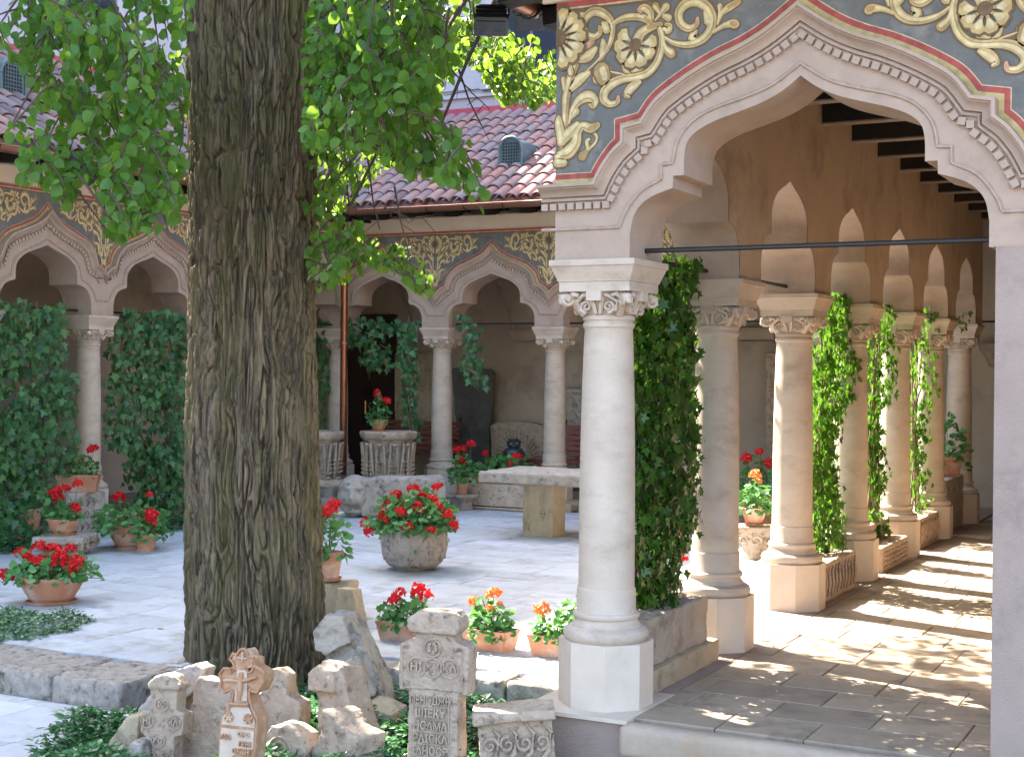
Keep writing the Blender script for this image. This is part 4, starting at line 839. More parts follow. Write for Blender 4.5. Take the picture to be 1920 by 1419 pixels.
def box_planter(label, loc, L, W_, H, rz, gh, n, flowers, color, seed, ls=.05, mt=None, fr=1.0, lmat=None):
    t = empty('flower_box', loc, label, 'flower box', 'terracotta flower boxes', rz=rz); mb = MB(); q = .86; hx, hy = L/2, W_/2; vs = []
    for (sx, sy, z) in ((q, q-.04, 0), (1, 1, H*.86), (1.025, 1.05, H*.86), (1.025, 1.05, H), (.95, .9, H), (.93, .85, H*.8)): vs += [(-hx*sx, -hy*sy, z), (hx*sx, -hy*sy, z), (hx*sx, hy*sy, z), (-hx*sx, hy*sy, z)]
    mb.add(vs, [(3, 2, 1, 0), (20, 21, 22, 23)]+[(j*4+k, j*4+(k+1) % 4, j*4+4+(k+1) % 4, j*4+4+k) for j in range(5) for k in range(4)]); b = mb.build('pot', mt or M_TERRA, t)
    MBs = MB(); MBs.box((0, 0, H*.8), (L*.92, W_*.82, .01)); MBs.build('soil', M_SOIL, t)
    greenery(t, H*.85, L*.52, W_*.75, gh, n, ls, flowers, color, seed, fr=fr, mt=lmat); return t
VR = 1/F_PX
def size_at(p, px): return px*seen(p)[2]/F_PX

# carved stone planter with red geraniums in the middle of the court
p = at_z(770, 1074, ZC); p = p+Vector((-.1, .22, 0)); R = size_at(p, 61)
t = empty('stone_planter', p, 'round carved stone planter full of red geraniums in the middle of the courtyard', 'planter', POTG)
mb = MB(); mb.lathe([(0, .02), (R*.62, .02), (R*.84, .06), (R*.97, .14), (R*1.02, .24), (R*1.0, .39), (R*.97, .41), (R*.88, .41), (R*.84, .35), (0, .35)], 40); bowl = rough(mb, 'bowl', M_OLDG, t, .010, .006, 12, .003, seed=4)
mb = MB()
for k in range(11):   # worn carved arcade and scrolls round the bowl
    a0 = k*2*PI/11; cyl = lambda u, z, w_=0: ((R*(1.0 if z > .16 else .955)+w_)*math.cos(a0+u/R), (R*(1.0 if z > .16 else .955)+w_)*math.sin(a0+u/R), z)
    mb.tube([cyl(.065*math.cos(tt), .24+.09*math.sin(tt)) for tt in [PI*j/10 for j in range(11)]], .009, 5); mb.tube([cyl(.065, .24), cyl(.055, .15)], .008, 5)
    mb.tube([cyl(.03*(1-j/14)*math.cos(j*.8), .12+.03*(1-j/14)*math.sin(j*.8), .0) for j in range(12)], .007, 5); mb.tube([cyl(0, .17), cyl(.01, .23), cyl(0, .29)], [.006, .015, .006], 5)
mb.build('carving', M_OLDG, bowl, 60)
mb = MB(); mb.box((0, -.02, .01), (.24, .2, .03), .3); mb.build('stone_wedge', M_OLDG, t)
fr_ = [(-.40, -.1, .42), (-.34, .05, .52), (-.30, -.2, .36), (-.22, -.05, .60), (-.12, -.12, .66), (-.02, -.1, .62), (-.05, .1, .74), (.06, .0, .70), (.12, -.15, .60, 1.1), (.2, -.05, .68, 1.1), (.27, -.1, .62), (.16, .1, .78), (.36, -.1, .55), (.39, -.05, .45), (.30, -.25, .42), (-.1, -.30, .50), (.12, -.32, .45), (-.26, .2, .58), (.05, -.3, .58, 1.1), (-.18, -.2, .52), (-.16, -.02, .70), (.0, -.02, .76)]
greenery(t, .40, .42, .41, .30, 950, .062, [(f[0]*1.15, f[1]*1.1, f[2]*.97, (f[3] if len(f) > 3 else 1)*1.05) for f in fr_], 'red', 5, skirt=.16)

# flower boxes on the edge of the court
box_planter('terracotta flower box with red geraniums, behind the top of the inscribed stone cross', at_z(740, 1205, ZC)+Vector((0, .12, 0)), .34, .18, .135, .08, .17, 260, [(-.04, 0, .31, 1.05), (.10, .02, .34, 1.1), (.17, 0, .31, .9), (-.06, -.05, .27, .8)], 'red', 11)
box_planter('sunlit terracotta box of orange geraniums between the stone cross and the corner column', at_z(916, 1224, ZC)+Vector((-.06, .12, 0)), .36, .19, .14, -.12, .20, 300, [(-.12, 0, .30), (0.01, .03, .36), (.08, 0, .30, .6), (.03, -.05, .28, .6)], 'orange', 12)
box_planter('terracotta box with one orange geranium head, half hidden by the corner column', at_z(1040, 1236, ZC)+Vector((-.03, .12, 0)), .36, .19, .14, .05, .17, 260, [(-.12, 0, .29)], 'orange', 13)
q = at_z(1068, 1205, ZC)+Vector((.05, .35, 0)); t = empty('ivy_plant', q, 'dark ivy bush on the courtyard beside the corner column', 'plant'); greenery(t, .12, .2, .2, .32, 120, .085, [], kind='ivy', mt=M_IVY, seed=21)

# bowls and stand at the left of the court
p = at_z(87, 1137, ZC)+Vector((-.1, .15, 0)); R = size_at(p, 62)
pot_round('flower_pot', 'widest shallow terracotta bowl, red geraniums, nearest on the left beside the ground cover', p, R, .205, 'bowl', .03, .34, .17, 430, .062, [(-.28, -.05, .38, 1.1), (-.18, .05, .42), (-.10, -.15, .36), (.02, 0, .42, 1.1), (.0, -.12, .34, 1.2), (.13, -.05, .38, 1.2), (.18, -.1, .36, 1.2), (.24, -.05, .30, 1.2), (.12, .08, .42), (-.33, -.15, .20, 1.3), (.26, .0, .34)], seed=31, fr=1.0)
p = at_z(241, 1032, ZC)+Vector((-.1, .15, 0)); R = size_at(p, 46)
pot_round('flower_pot', 'deep terracotta bowl of spreading leafy geranium standing before the second ivy curtain', p, R, .24, 'bowl', .02, .40, .22, 340, .07, [(-.12, -.05, .52, 1.1), (-.24, 0, .50, .6), (.15, .1, .54, .6), (.36, -.1, .36, 1.1), (.38, -.12, .31, 1.0)], seed=32, fr=1.2)
p = at_z(95, 1046, ZC)+Vector((-.05, .25, 0)); pc = p.copy(); hgt = at_y(95, 1000, p.y).z-ZC; Wc = size_at(p, 118)/1.25
t = empty('capital_stand', p, 'old stone capital with curled volutes used as a stand for a flower pot', 'stone', 'reused carved capitals', rz=.45)
mb = MB(); mb.lathe([(0, 0), (Wc*.34, 0), (Wc*.36, .03), (Wc*.33, .06), (Wc*.38, hgt*.6), (Wc*.5, hgt*.78), (0, hgt*.78)], 24); rough(mb, 'bell', M_OLD, t, .012, .005, 14, .003, seed=2)
mb = MB(); mb.box((0, 0, hgt-.035), (Wc, Wc, .07)); rough(mb, 'slab_top', M_OLDG, t, .012, .006, 12, .003, seed=3)
mb = MB()
for k in range(4):
    R_m = Matrix.Rotation(k*PI/2, 3, 'Z'); b0 = len(mb.v); dg = Vector((.707, -.707, 0))
    scroll(dg*Wc*.62+Vector((0, 0, hgt*.62)), dg, Vector((0, 0, 1)), .06, 1.6, .017, PI*.6, 20, tail=[dg*Wc*.36+Vector((0, 0, .08)), dg*Wc*.45+Vector((0, 0, hgt*.45)), dg*Wc*.5+Vector((0, 0, hgt*.75))])
    for x in (-.27, .27): scroll((x*Wc, -Wc*.49, hgt*.68), (1 if x > 0 else -1, 0, 0), (0, 0, 1), .042, 1.5, .014, PI*.5, 18)
    for x in (-.12, .12): mb.tube([(x*Wc*.8, -Wc*.36, .04), (x*Wc, -Wc*.40, hgt*.3), (x*Wc*1.6, -Wc*.5, hgt*.5), (x*Wc*1.5, -Wc*.52, hgt*.42)], [.02, .026, .02, .01], 6)
    mb.v[b0:] = [tuple(R_m @ Vector(v)) for v in mb.v[b0:]]
mb.build('volutes', M_OLD, t, 50)
pot_round('flower_pot', 'terracotta bowl with tall red geraniums on the carved capital stand', pc+Vector((-.03, 0, hgt)), size_at(pc, 31), .15, 'bowl', .03, .17, .17, 170, .06, [(-.05, -.05, .38, 1.2), (-.1, 0, .42, 1.1), (.13, .05, .50, 1.1), (.02, 0, .45), (.0, -.08, .36), (-.16, 0, .40, 1.0), (.2, -.05, .27, 1.0)], seed=33)
p = at_z(125, 1000, ZC)+Vector((.05, .1, 0)); t = empty('carved_block', p, 'carved grey stone block under the flower box by the left column', 'stone', rz=-.1); bw_ = .36; hb = .46
mb = MB(); mb.box((0, 0, hb/2), (bw_, .5, hb)); rough(mb, 'block', M_OLDG, t, .014, .006, 10, .004, seed=8)
mb = MB()
for k in range(12): x = -.12+.08*(k % 4); z = .10+.13*(k//4); mb.tube([(x, -.252, z-.05), (x+.03, -.258, z), (x-.01, -.262, z+.04), (x-.03, -.256, z+.02)], [.006, .013, .011, .005], 5); mb.tube([(.182, x-.05, z-.05), (.188, x-.02, z), (.19, x-.06, z+.04)], [.006, .013, .006], 5)
mb.build('carving', M_OLDG, t, 60)
box_planter('terracotta flower box with red geraniums on the carved block beside the left column', p+Vector((.02, 0, hb)), .46, .2, .19, .55, .22, 170, [(-.1, 0, .46), (-.05, -.08, .40), (.15, -.05, .46, 1.2), (.17, 0, .48), (-.2, 0, .40, .9), (.03, 0, .34, .7)], 'red', 14, ls=.06)
p = at_z(58, 1012, ZC); pot_round('flower_pot', 'plain terracotta pot half buried in the leftmost ivy', p+Vector((-.1, 0, .0)), .19, .32, 'pot', .0, .2, .15, 90, .06, [], seed=35)
p = at_z(130, 1040, ZC)+Vector((.42, .62, 0)); pot_round('flower_pot', 'small pot of drooping geranium leaves on the ground behind the capital stand', p, .12, .16, 'pot', .0, .22, .17, 110, .06, [(.05, 0, .36, 1.1), (-.12, 0, .33, .9)], seed=36)
# pot seen just right of the trunk, on a stone block
p = at_z(612, 1190, ZC)+Vector((-.40, .62, 0)); t = empty('stone_block', p, 'pale worn block under a flower pot just right of the tree', 'stone', rz=.3); mb = MB(); mb.box((0, 0, .13), (.36, .3, .27)); rough(mb, 'block', M_OCHRE, t, .014, .006, 9, .003, seed=12)
pot_round('flower_pot', 'tall terracotta pot of geranium peeping from behind the right edge of the trunk', p+Vector((-.02, 0, .27)), .115, .2, 'pot', .02, .16, .30, 120, .07, [(.05, -.05, .52, 1.2), (.03, .03, .56), (-.1, 0, .5)], seed=37)
p = Vector((-11.75, 13.15, 0)); pot_round('flower_pot', 'terracotta pot with a red geranium between the second ivy curtain and the trunk', p+Vector((.1, 0, .0)), .16, .42, 'pot', .0, .22, .3, 110, .07, [(-.1, -.05, .78, 1.1), (-.12, 0, .72, 1.1)], seed=38)

# ------------------------------------------------------------------ stone table
zt = .60; fl_, fr2, bl, br = at_z(880, 893, zt), at_z(1062, 903, zt), at_z(948, 880, zt), at_z(1142, 886, zt)
p = at_z(1008, 1006, ZC)+Vector((0, .16, 0)); t = empty('stone_table', p, 'thick stone slab table on a single square carved pillar', 'table')
Wt = 1.30; Dt = 1.05
mb = MB(); mb.box((.06, .05, zt-ZC-.06), (Wt, Dt, .12)); rough(mb, 'table_top', M_OLDG, t, .016, .006, 7, .003, rot=(0, 0, 0), seed=14)
mb = MB(); mb.box((0, 0, .30), (.37, .34, .60)); lg = rough(mb, 'leg', M_OCHRE, t, .012, .003, 7, .002, seed=15)
mb = MB(); mb.tube([(-.10, -.175, .06), (-.10, -.175, .56)], .008, 4); mb.tube([(.07+.05*math.cos(a), -.172, .34+.16*math.sin(a)) for a in [2*PI*k/24 for k in range(25)]], .009, 5)
for k in range(9): mb.tube([(.05, -.172, .2+k*.035), (.07, -.18, .215+k*.035), (.09, -.172, .2+k*.035)], .009, 5)
for k in range(3): mb.tube([(-.15+.02*k, -.172, .06), (-.15+.02*k, -.172, .57)], .005, 4)
mb.build('carving', M_OCHRE, lg, 60)

# ------------------------------------------------------------------ fallen carved head block
p = at_z(655, 970, ZC)+Vector((0, .2, 0)); t = empty('carved_head_block', p, 'fallen stone block ending in a carved grotesque face with open mouth', 'sculpture', rz=.62)
mb = MB(); mb.box((.55, 0, .245), (1.05, .50, .46)); mb.box((.62, -.02, .47), (.85, .42, .05)); rough(mb, 'block', M_OLDG, t, .016, .012, 6, .004, seed=16)
mb = MB(); hd = []
bm = bmesh.new(); bmesh.ops.create_uvsphere(bm, u_segments=60, v_segments=44, radius=1); hv = [Vector(v.co) for v in bm.verts]; hf = [tuple(v.index for v in f.verts) for f in bm.faces]; bm.free()
out = []
for v in hv:   # face looks along -y of the head, which is later turned
    x, y, z = v; X, Y, Z = x*.215, y*.20, z*.265; s = 1
    f = max(0, -y)
    g = lambda cx_, cz_, rx_, rz_: math.exp(-(((x-cx_)/rx_)**2+((z-cz_)/rz_)**2))*f
    Y += -.075*g(0, .02, .13, .28)-.03*g(0, -.12, .2, .1)          # nose
    Y += .045*(g(-.38, .22, .2, .12)+g(.38, .22, .2, .12))          # eye hollows
    Y += -.028*(g(-.38, .20, .13, .07)+g(.38, .20, .13, .07))       # eyeballs
    Y += -.03*(g(-.36, .42, .28, .07)+g(.36, .42, .28, .07))        # brows
    Y += -.03*(g(-.5, -.15, .2, .2)+g(.5, -.15, .2, .2))            # cheeks
    Y += .11*(g(-.27, -.50, .2, .13)+g(.27, -.50, .2, .13)+g(0, -.42, .2, .07))           # open mouth
    Y += -.03*g(0, -.72, .5, .07)-.035*g(0, -.30, .36, .06)         # lips
    out.append((X, Y, Z))
mb.add(out, hf); hdo = mb.build('face', M_OLDG, t, 180, loc=(-.05, -.09, .262), rot=(0, 0, -.22))

# ------------------------------------------------------------------ great carved capitals (well heads) stacked at the back
def well(px, Y, label, seedv):
    b = at_y(px, 930, Y); p = Vector((b.x, Y, ZC)); top = at_y(px, 808, Y).z-ZC; R = size_at(p, 54); t = empty('carved_wellhead', p, label, 'stone', 'great carved stone capitals')
    R8 = [k*PI/4+PI/8 for k in range(8)]
    def drum(prof, nm, mt, seg=8, sd=0): mb = MB(); mb.lathe(prof, seg, rot=PI/8); rough(mb, nm, mt, t, .015, .006, 9, .003, seed=seedv+sd)
    drum([(0, top-.11), (R*.93, top-.11), (R*1.0, top-.07), (R*1.02, top-.015), (R*.98, top), (0, top)], 'rim', M_OLD, 8, 1)
    drum([(0, .36), (R*.80, .36), (R*.76, .45), (R*.80, top-.16), (R*.9, top-.11), (0, top-.11)], 'bell', M_OLDG, 8, 2)
    drum([(0, .27), (R*1.18, .27), (R*1.2, .31), (R*1.05, .36), (0, .37)], 'ring', M_OLD, 24, 3)
    drum([(0, 0), (R*1.05, 0), (R*1.08, .06), (R*.98, .12), (R*1.1, .22), (R*1.2, .27), (0, .27)], 'foot', M_OLDG, 8, 4)
    mb = MB()
    for k in range(12):
        R_m = Matrix.Rotation(k*PI/6, 3, 'Z'); b0 = len(mb.v)
        for s in (-1, 1):
            mb.tube([(s*.018, -R*.80, .38), (s*.022, -R*.84, .48), (s*.05, -R*.92, top-.15), (s*.085, -R*.93, top-.17), (s*.08, -R*.88, top-.21)], [.016, .018, .02, .018, .01], 6)
            for j in range(4): mb.tube([(s*.03, -R*.83, .44+j*.055), (s*.062, -R*.90, .46+j*.055), (s*.075, -R*.85, .445+j*.055)], [.01, .014, .007], 5)
        mb.tube([(0, -R*.86, .36), (0, -R*.94, .385), (0, -R*.86, .43)], [.04, .045, .02], 6)
        scroll((0.0, -R*1.08, .15), (1, 0, 0), (0, 0, 1), .06, 1.4, .015, 0, 16)
        mb.v[b0:] = [tuple(R_m @ Vector(v)) for v in mb.v[b0:]]
    mb.build('carving', M_OLD, t, 60); return p, top, R
p1, top1, R1 = well(727, 16.05, 'great carved capital with acanthus leaves, bearing a terracotta pot', 40)
well(592, 15.75, 'second great carved capital, mostly hidden behind the tree trunk', 50)
pot_round('flower_pot', 'terracotta bowl with one tall red geranium on top of the great carved capital', p1+Vector((-.09, -.1, top1)), size_at(p1, 17), .14, 'bowl', .02, .15, .30, 120, .065, [(-.02, 0, .46, 1.1), (.13, 0, .40, 1.1), (-.03, 0, .52, .9)], seed=41)
# small stone stand with a pot
p = at_z(862, 958, ZC)+Vector((-.05, .15, 0)); R = size_at(p, 22); t = empty('stone_stand', p, 'small dark grey stone pedestal with flaring square top', 'stone')
mb = MB(); mb.lathe([(0, 0), (R*1.0, 0), (R*.95, .03), (R*.9, .1), (R*1.2, .16), (R*1.5, .17), (R*1.5, .205), (0, .205)], 4, rot=PI/4-.2); rough(mb, 'pedestal', M_OLDG, t, .012, .004, 10, .002, seed=20)
pot_round('flower_pot', 'small terracotta pot with red geranium on the dark grey pedestal', p+Vector((0, 0, .205)), size_at(p, 13), .21, 'pot', .03, .17, .3, 150, .075, [(-.05, -.05, .58, 1.3), (.0, .02, .60, 1.1), (.02, -.08, .44, 1.1), (.13, 0, .66, 1.2)], seed=42)
# long carved trough with geraniums behind the table
p = Vector((at_z(930, 952, ZC).x, 16.55, ZC)); t = empty('carved_trough', p, 'low pale stone slab carved with rows of crosses behind the table', 'stone'); mb = MB(); mb.box((0, 0, .17), (1.15, .22, .30), tx=-.25); rough(mb, 'slab', M_OLD, t, .014, .004, 8, .002, seed=22)
mb = MB()
for j in range(3):
    for k in range(11): x = -.48+k*.095; z = .085+j*.085; y = -.128+.02*j; mb.tube([(x-.025, y, z), (x+.025, y, z)], .007, 4); mb.tube([(x, y-.003, z-.03), (x, y+.01, z+.03)], .007, 4)
mb.tube([(-.55, -.15, .02), (.55, -.15, .02)], .02, 6); mb.build('carving', M_OLD, t, 60)
box_planter('long box of spreading geraniums on the cross-carved slab behind the table', p+Vector((.12, .12, .32)), .95, .22, .14, 0, .26, 300, [(-.25, -.05, .40, 1.1), (-.1, -.12, .28, 1.0), (.25, -.1, .38, 1.2), (.18, -.15, .28, 1.0), (.40, -.1, .2)], 'red', 43, ls=.09)
# step stones at the foot of the far arcade
for k, (xa, xb, label) in enumerate(((1050, 1062, 'short dark grey kerb block beside the far arcade column'), (1062, 1092, 'pale step slab right of the dark kerb block'))):
    a, b = at_z(xa, 957, ZC), at_z(xb, 957, ZC); mb = MB(); mb.box((0, 0, .05), (max(b.x-a.x, .1), .3, .10)); tag(rough(mb, 'step_block', M_OLDG if k == 0 else M_OLD, None, .02, .003, 6, .001, loc=((a.x+b.x)/2, 16.78, ZC)), label, 'stone')

# ------------------------------------------------------------------ against the back wall: door, slabs, bell, benches
d0, d1 = at_y(655, 700, YW), at_y(738, 700, YW); dt = at_y(700, 600, YW).z
t = empty('panelled_door', ((d0.x+d1.x)/2, YW-.02, 0), 'dark brown double door with brass handles behind the copper downpipe', 'door'); Wd = d1.x-d0.x
mb = MB(); mb.box((0, .0, dt/2), (Wd, .05, dt)); mb.build('leaf', M_DOOR, t)
mb = MB()
for x, s in ((-Wd/2-.03, .07), (Wd/2+.03, .07), (0, .03)): mb.box((x, -.03, dt/2), (s, .07, dt))
mb.box((0, -.03, dt+.04), (Wd+.16, .08, .08)); mb.build('frame', M_DOOR, t)
for sx in (-1, 1):
    for (zc_, hh) in ((.42, .5), (1.12, .6), (1.82, .5)):
        mb = MB()
        for s, e in ((.30, .012), (.22, .022)): mb.box((sx*Wd*.25, -.028-e/2, zc_), (Wd*s, e, hh-(.3-s)))
        mb.build('panel', M_DOOR, t)
mb = MB(); mb.tube([(-.05, -.07, 1.0), (-.05, -.07, 1.22)], .012, 6); mb.box((-.05, -.05, 1.1), (.03, .02, .2)); mb.build('handle', M_BRASS, t)
mb = MB(); mb.box((.02, -.05, 1.62), (.025, .03, .12)); mb.build('knocker', M_BRASS, t)
def slabstone(label, x0, x1, ytop, ybot, Y, th, mt, tilt, seedv, shape='rect', lean=.08):
    a, b = at_y(x0, ybot, Y), at_y(x1, ybot, Y); zt_ = at_y((x0+x1)/2, ytop, Y).z; W_ = b.x-a.x; z_ = max(0, min(a.z, .9)) if ybot < 880 else 0; H_ = zt_-z_
    t = empty('carved_slab', ((a.x+b.x)/2, Y, z_), label, 'stone', 'carved slabs leaning on the back wall'); mb = MB()
    if shape == 'rect': ol = [(-W_*.46, 0), (W_*.46, 0), (W_*.5, H_*.97), (W_*.44, H_), (-W_*.5, H_)]
    elif shape == 'taper': ol = [(-W_*.34, 0), (W_*.30, 0), (W_*.5, H_*.96), (W_*.42, H_), (-W_*.46, H_)]
    else: ol = [(-W_*.5, 0), (W_*.5, 0), (W_*.5, H_*.88), (W_*.44, H_*.93), (W_*.2, H_), (-W_*.36, H_*.98), (-W_*.5, H_*.9)]
    mb.prism(ol, th); o = rough(mb, 'slab', mt, t, .016, .006, 7, .003, rot=(lean, tilt, 0), seed=seedv); mb = MB(); rr = random.Random(seedv)
    if shape == 'fan':
        for k in range(17): a_ = PI*(k+.5)/17; mb.tube([(.30*math.cos(a_)*W_*.9, -.004, .12+.30*math.sin(a_)*W_*.9), (.40*math.cos(a_+.08)*W_, -.012, .12+.42*math.sin(a_+.08)*W_), (.44*math.cos(a_+.02)*W_, -.004, .12+.46*math.sin(a_+.02)*W_)], [.012, .022, .01], 5)
        mb.tube([(.26*W_*math.cos(PI*k/16), -.004, .12+.26*W_*math.sin(PI*k/16)) for k in range(17)], .012, 5)
    else:
        for z in (.06, H_-.06): mb.tube([(-W_*.40, -.004, z), (W_*.40, -.004, z)], .010, 4)
        for x in (-W_*.33 if shape == 'taper' else -W_*.4, W_*.36): mb.tube([(x, -.004, .06), (x*1.05, -.004, H_-.06)], .010, 4)
        for k in range(int(H_/.085)):
            x = W_*.22*math.sin(k*1.7); z = .1+k*.085
            if z > H_-.1: break
            mb.tube([(x*.2, -.002, z), (x*.7, -.010, z+.03), (x, -.008, z+.06), (x*.8, -.003, z+.03)], [.007, .013, .011, .006], 5); mb.tube([(-x*.3, -.002, z), (-x*.9, -.010, z+.03)], [.008, .012], 5)
    mb.build('carving', mt, o, 60); return t
slabstone('tall brown carved slab standing right beside the dark door', 738, 772, 662, 905, 18.85, .12, M_OCHRE, .05, 60)
slabstone('tall slab carved with a twisting vine, left of a far column', 776, 812, 660, 905, 18.8, .10, M_OCHRE, .03, 61)
slabstone('dark grey tapering tomb slab leaning between the two far columns', 850, 930, 692, 880, 18.8, .10, mat('dark_tomb_stone', (.15, .145, .13), (.10, .095, .085), 5, .6, .9), .0, 62, 'taper')
slabstone('pale square slab carved with a radiating fan arch behind the bell', 921, 1024, 790, 872, 18.6, .12, M_OLD, 0, 63, 'fan')
slabstone('grey inscribed slab at the edge of the far arcade, beside the corner column', 1062, 1110, 728, 880, 18.8, .09, M_OLDG, 0, 64)
slabstone('tall narrow carved slab seen between the second and third near columns', 1432, 1464, 660, 990, 18.7, .12, M_OLD, .02, 65)
# slabs behind the left arcade
for (y0, y1, H_, mt, lb, sd) in ((12.1, 12.75, 1.5, M_OLDG, 'plain grey slab leaning in the left arcade behind the second ivy curtain', 70), (10.9, 11.4, 1.1, M_OLD, 'carved stone leaning behind the leftmost ivy curtain', 71)):
    t = empty('carved_slab', (-12.9, (y0+y1)/2, 0), lb, 'stone', 'carved slabs leaning on the back wall', rz=PI/2); mb = MB(); w_ = y1-y0; mb.prism([(-w_/2, 0), (w_/2, 0), (w_/2*.9, H_), (-w_/2*.8, H_*.96)], .12); rough(mb, 'slab', mt, t, .02, .008, 6, .003, rot=(.06, .06, 0), seed=sd)
# bell
b = at_y(963, 885, 17.9); t = empty('bronze_bell', (b.x, 17.9, at_y(963, 872, 17.9).z-.05), 'old bronze bell with crown loops standing among the slabs', 'bell'); R = size_at(b, 22); Hb = R*1.95
mb = MB(); mb.lathe([(R*1.15, 0), (R*1.2, .02), (R*1.08, .06), (R*.98, Hb*.3), (R*.92, Hb*.6), (R*.86, Hb*.78), (R*.7, Hb*.88), (R*.4, Hb*.93), (0, Hb*.94)], 40)
for z in (.09, Hb*.62, Hb*.7): mb.tube([((R*.97 if z > .2 else R*1.05)*math.cos(a), (R*.97 if z > .2 else R*1.05)*math.sin(a), z) for a in [2*PI*k/32 for k in range(33)]], .006, 4)
mb.build('body', M_BRONZE, t, 40); mb = MB()
for k in range(6): a = k*PI/3; mb.tube([(math.cos(a)*R*.15, math.sin(a)*R*.15, Hb*.93), (math.cos(a)*R*.55, math.sin(a)*R*.55, Hb*1.03), (math.cos(a)*R*.6, math.sin(a)*R*.6, Hb*1.15), (math.cos(a)*R*.3, math.sin(a)*R*.3, Hb*1.24), (0, 0, Hb*1.2)], [.022, .026, .026, .024, .022], 6)
mb.build('crown', M_BRONZE, t, 60)
t = empty('bell_plinth', (b.x, 17.9, 0), 'dark low plinth under the bronze bell', 'stone'); mb = MB(); mb.box((0, 0, (at_y(963, 872, 17.9).z-.05)/2), (.7, .5, at_y(963, 872, 17.9).z-.05)); mb.build('plinth_block', M_OLDG, t)
def bench(label, x, Y, L, flip=1):
    t = empty('wooden_bench', (x, Y, 0), label, 'bench', 'red wooden benches under the far arcade')
    for k in range(5): mb = MB(); mb.box((0, -.2+k*.085, .44), (L, .065, .03)); mb.build('seat_slat', M_BENCH, t)
    for k in range(6): mb = MB(); mb.box((0, .22+.02*k, .53+k*.075), (L, .022, .058), tx=-.2); mb.build('back_slat', M_BENCH, t)
    for s in (-1, 1):
        mb = MB(); x_ = s*(L/2-.04)
        mb.tube([(x_, -.28, 0), (x_, -.22, .2), (x_, -.24, .42), (x_, .18, .43), (x_, .25, .6), (x_, .34, .95), (x_, .36, 1.0)], .016, 6); mb.tube([(x_, .30, 0), (x_, .2, .2), (x_, .18, .43)], .016, 6)
        mb.tube([(x_, .26, .66), (x_, .0, .68), (x_, -.22, .67), (x_, -.29, .62), (x_, -.27, .57), (x_, -.23, .60)], .014, 6); mb.tube([(x_, -.22, .66), (x_, -.24, .43)], .012, 6); mb.build('iron_side', M_BLACK, t, 60)
bx = at_y(775, 850, 18.25).x; bench('red wooden bench behind the far column left of the bell', bx, 18.2, 1.35)
bx = at_y(1130, 850, 18.25).x; bench('red wooden bench at the far arcade, its curved end showing beside the corner column', bx-.1, 18.2, 1.3)
mb = MB(); a, b2_ = at_y(915, 860, 18.4), at_y(1045, 860, 18.4); mb.box(((a.x+b2_.x)/2, 18.35, a.z-.02), (b2_.x-a.x, .05, .10)); tag(mb.build('wooden_rail', M_BENCH), 'low reddish wooden rail in front of the fan-carved slab', 'rail')
# corbels and blind rib on the back wall
for k, px in enumerate((983, 900)):
    pass
a = at_y(958, 622, YW); mb = MB(); x0 = a.x
cb = MB(); cb.add([(0, -.01, 0), (.62, -.01, 0), (.62, -.10, 0), (0, -.10, 0), (.07, -.01, -.13), (.62, -.01, -.13), (.62, -.07, -.13), (.07, -.07, -.13)], [(0, 1, 2, 3), (7, 6, 5, 4), (3, 2, 6, 7), (0, 3, 7, 4), (1, 0, 4, 5), (2, 1, 5, 6)]); cb.box((.31, -.06, .02), (.66, .12, .03)); cb.box((.36, -.05, -.16), (.5, .07, .02))
for k in range(-3, 4):
    if x0+k*1.744 > -1.2 or x0+k*1.744 < -13: continue
    link('wall_corbel', cb.mesh('wall_corbel', M_REAR), nw, (x0+k*1.744, YW, a.z))
    rb = MB(); rb.tube([(0, -.02, a.z), (0, -.02, a.z+.22), (-.06, -.02, a.z+.38), (-.18, -.02, a.z+.50)], .03, 5); rb.tube([(-.20, -.02, a.z+.52), (-.20, -.02, a.z+.66), (-.26, -.02, a.z+.78)], .03, 5)
    rb.build('wall_rib', M_REAR, nw, 60, loc=(x0+k*1.744+.03, YW, 0))
# copper downpipe
a = at_y(643, 884, 16.6); t = empty('downpipe', (a.x, 16.6, ZC), 'shiny copper downpipe standing in front of the far corner column', 'pipe'); mb = MB(); rp = size_at(a, 6.8)
mb.tube([(0, 0, 0), (0, 0, 3.62), (0, -.1, 3.78), (0, -.24, 3.93)], rp, 16); mb.build('pipe', mat('polished_copper_pipe', (.36, .15, .08), (.28, .11, .06), 3, .05, .3, metal=.8), t, 50)
for z in (.5, 2.2, 3.2): mb = MB(); mb.lathe([(rp*1.02, -.02), (rp*1.15, -.015), (rp*1.15, .015), (rp*1.02, .02)], 16, c=(0, 0, z)); mb.build('clamp', M_COPPER, t, 40)
# floodlights under the near eave
def flood(px, py, label, rz, s=1.0):
    p = at_x(px, py, -3.80); t = empty('floodlight', p, label, 'floodlight', 'floodlights under the eave', rz=rz)
    mb = MB(); mb.box((0, 0, 0), (.15*s, .13*s, .06*s), 0, -.35, .8); mb.box((0, 0, -.045*s), (.17*s, .15*s, .03*s), 0, -.35); mb.build('housing', M_BLACK, t)
    mb = MB()
    for k in range(4): mb.box((0, -.075*s, -.03*s+k*.018*s), (.15*s, .02, .006), 0, -.35)
    mb.build('cooling_fin', M_BLACK, t); mb = MB(); mb.tube([(-.085*s, 0, 0), (-.09*s, 0, .09*s), (.09*s, 0, .09*s), (.085*s, 0, 0)], .007, 6); mb.tube([(0, 0, .09*s), (0, 0, .17*s)], .012, 6); mb.build('bracket', M_BLACK, t)
    mb = MB(); mb.box((0, 0, -.062*s), (.14*s, .12*s, .006), 0, -.35); mb.build('glass', M_GLASS, t)
flood(921, 30, 'black floodlight hanging lower under the near eave', .5, 1.15)
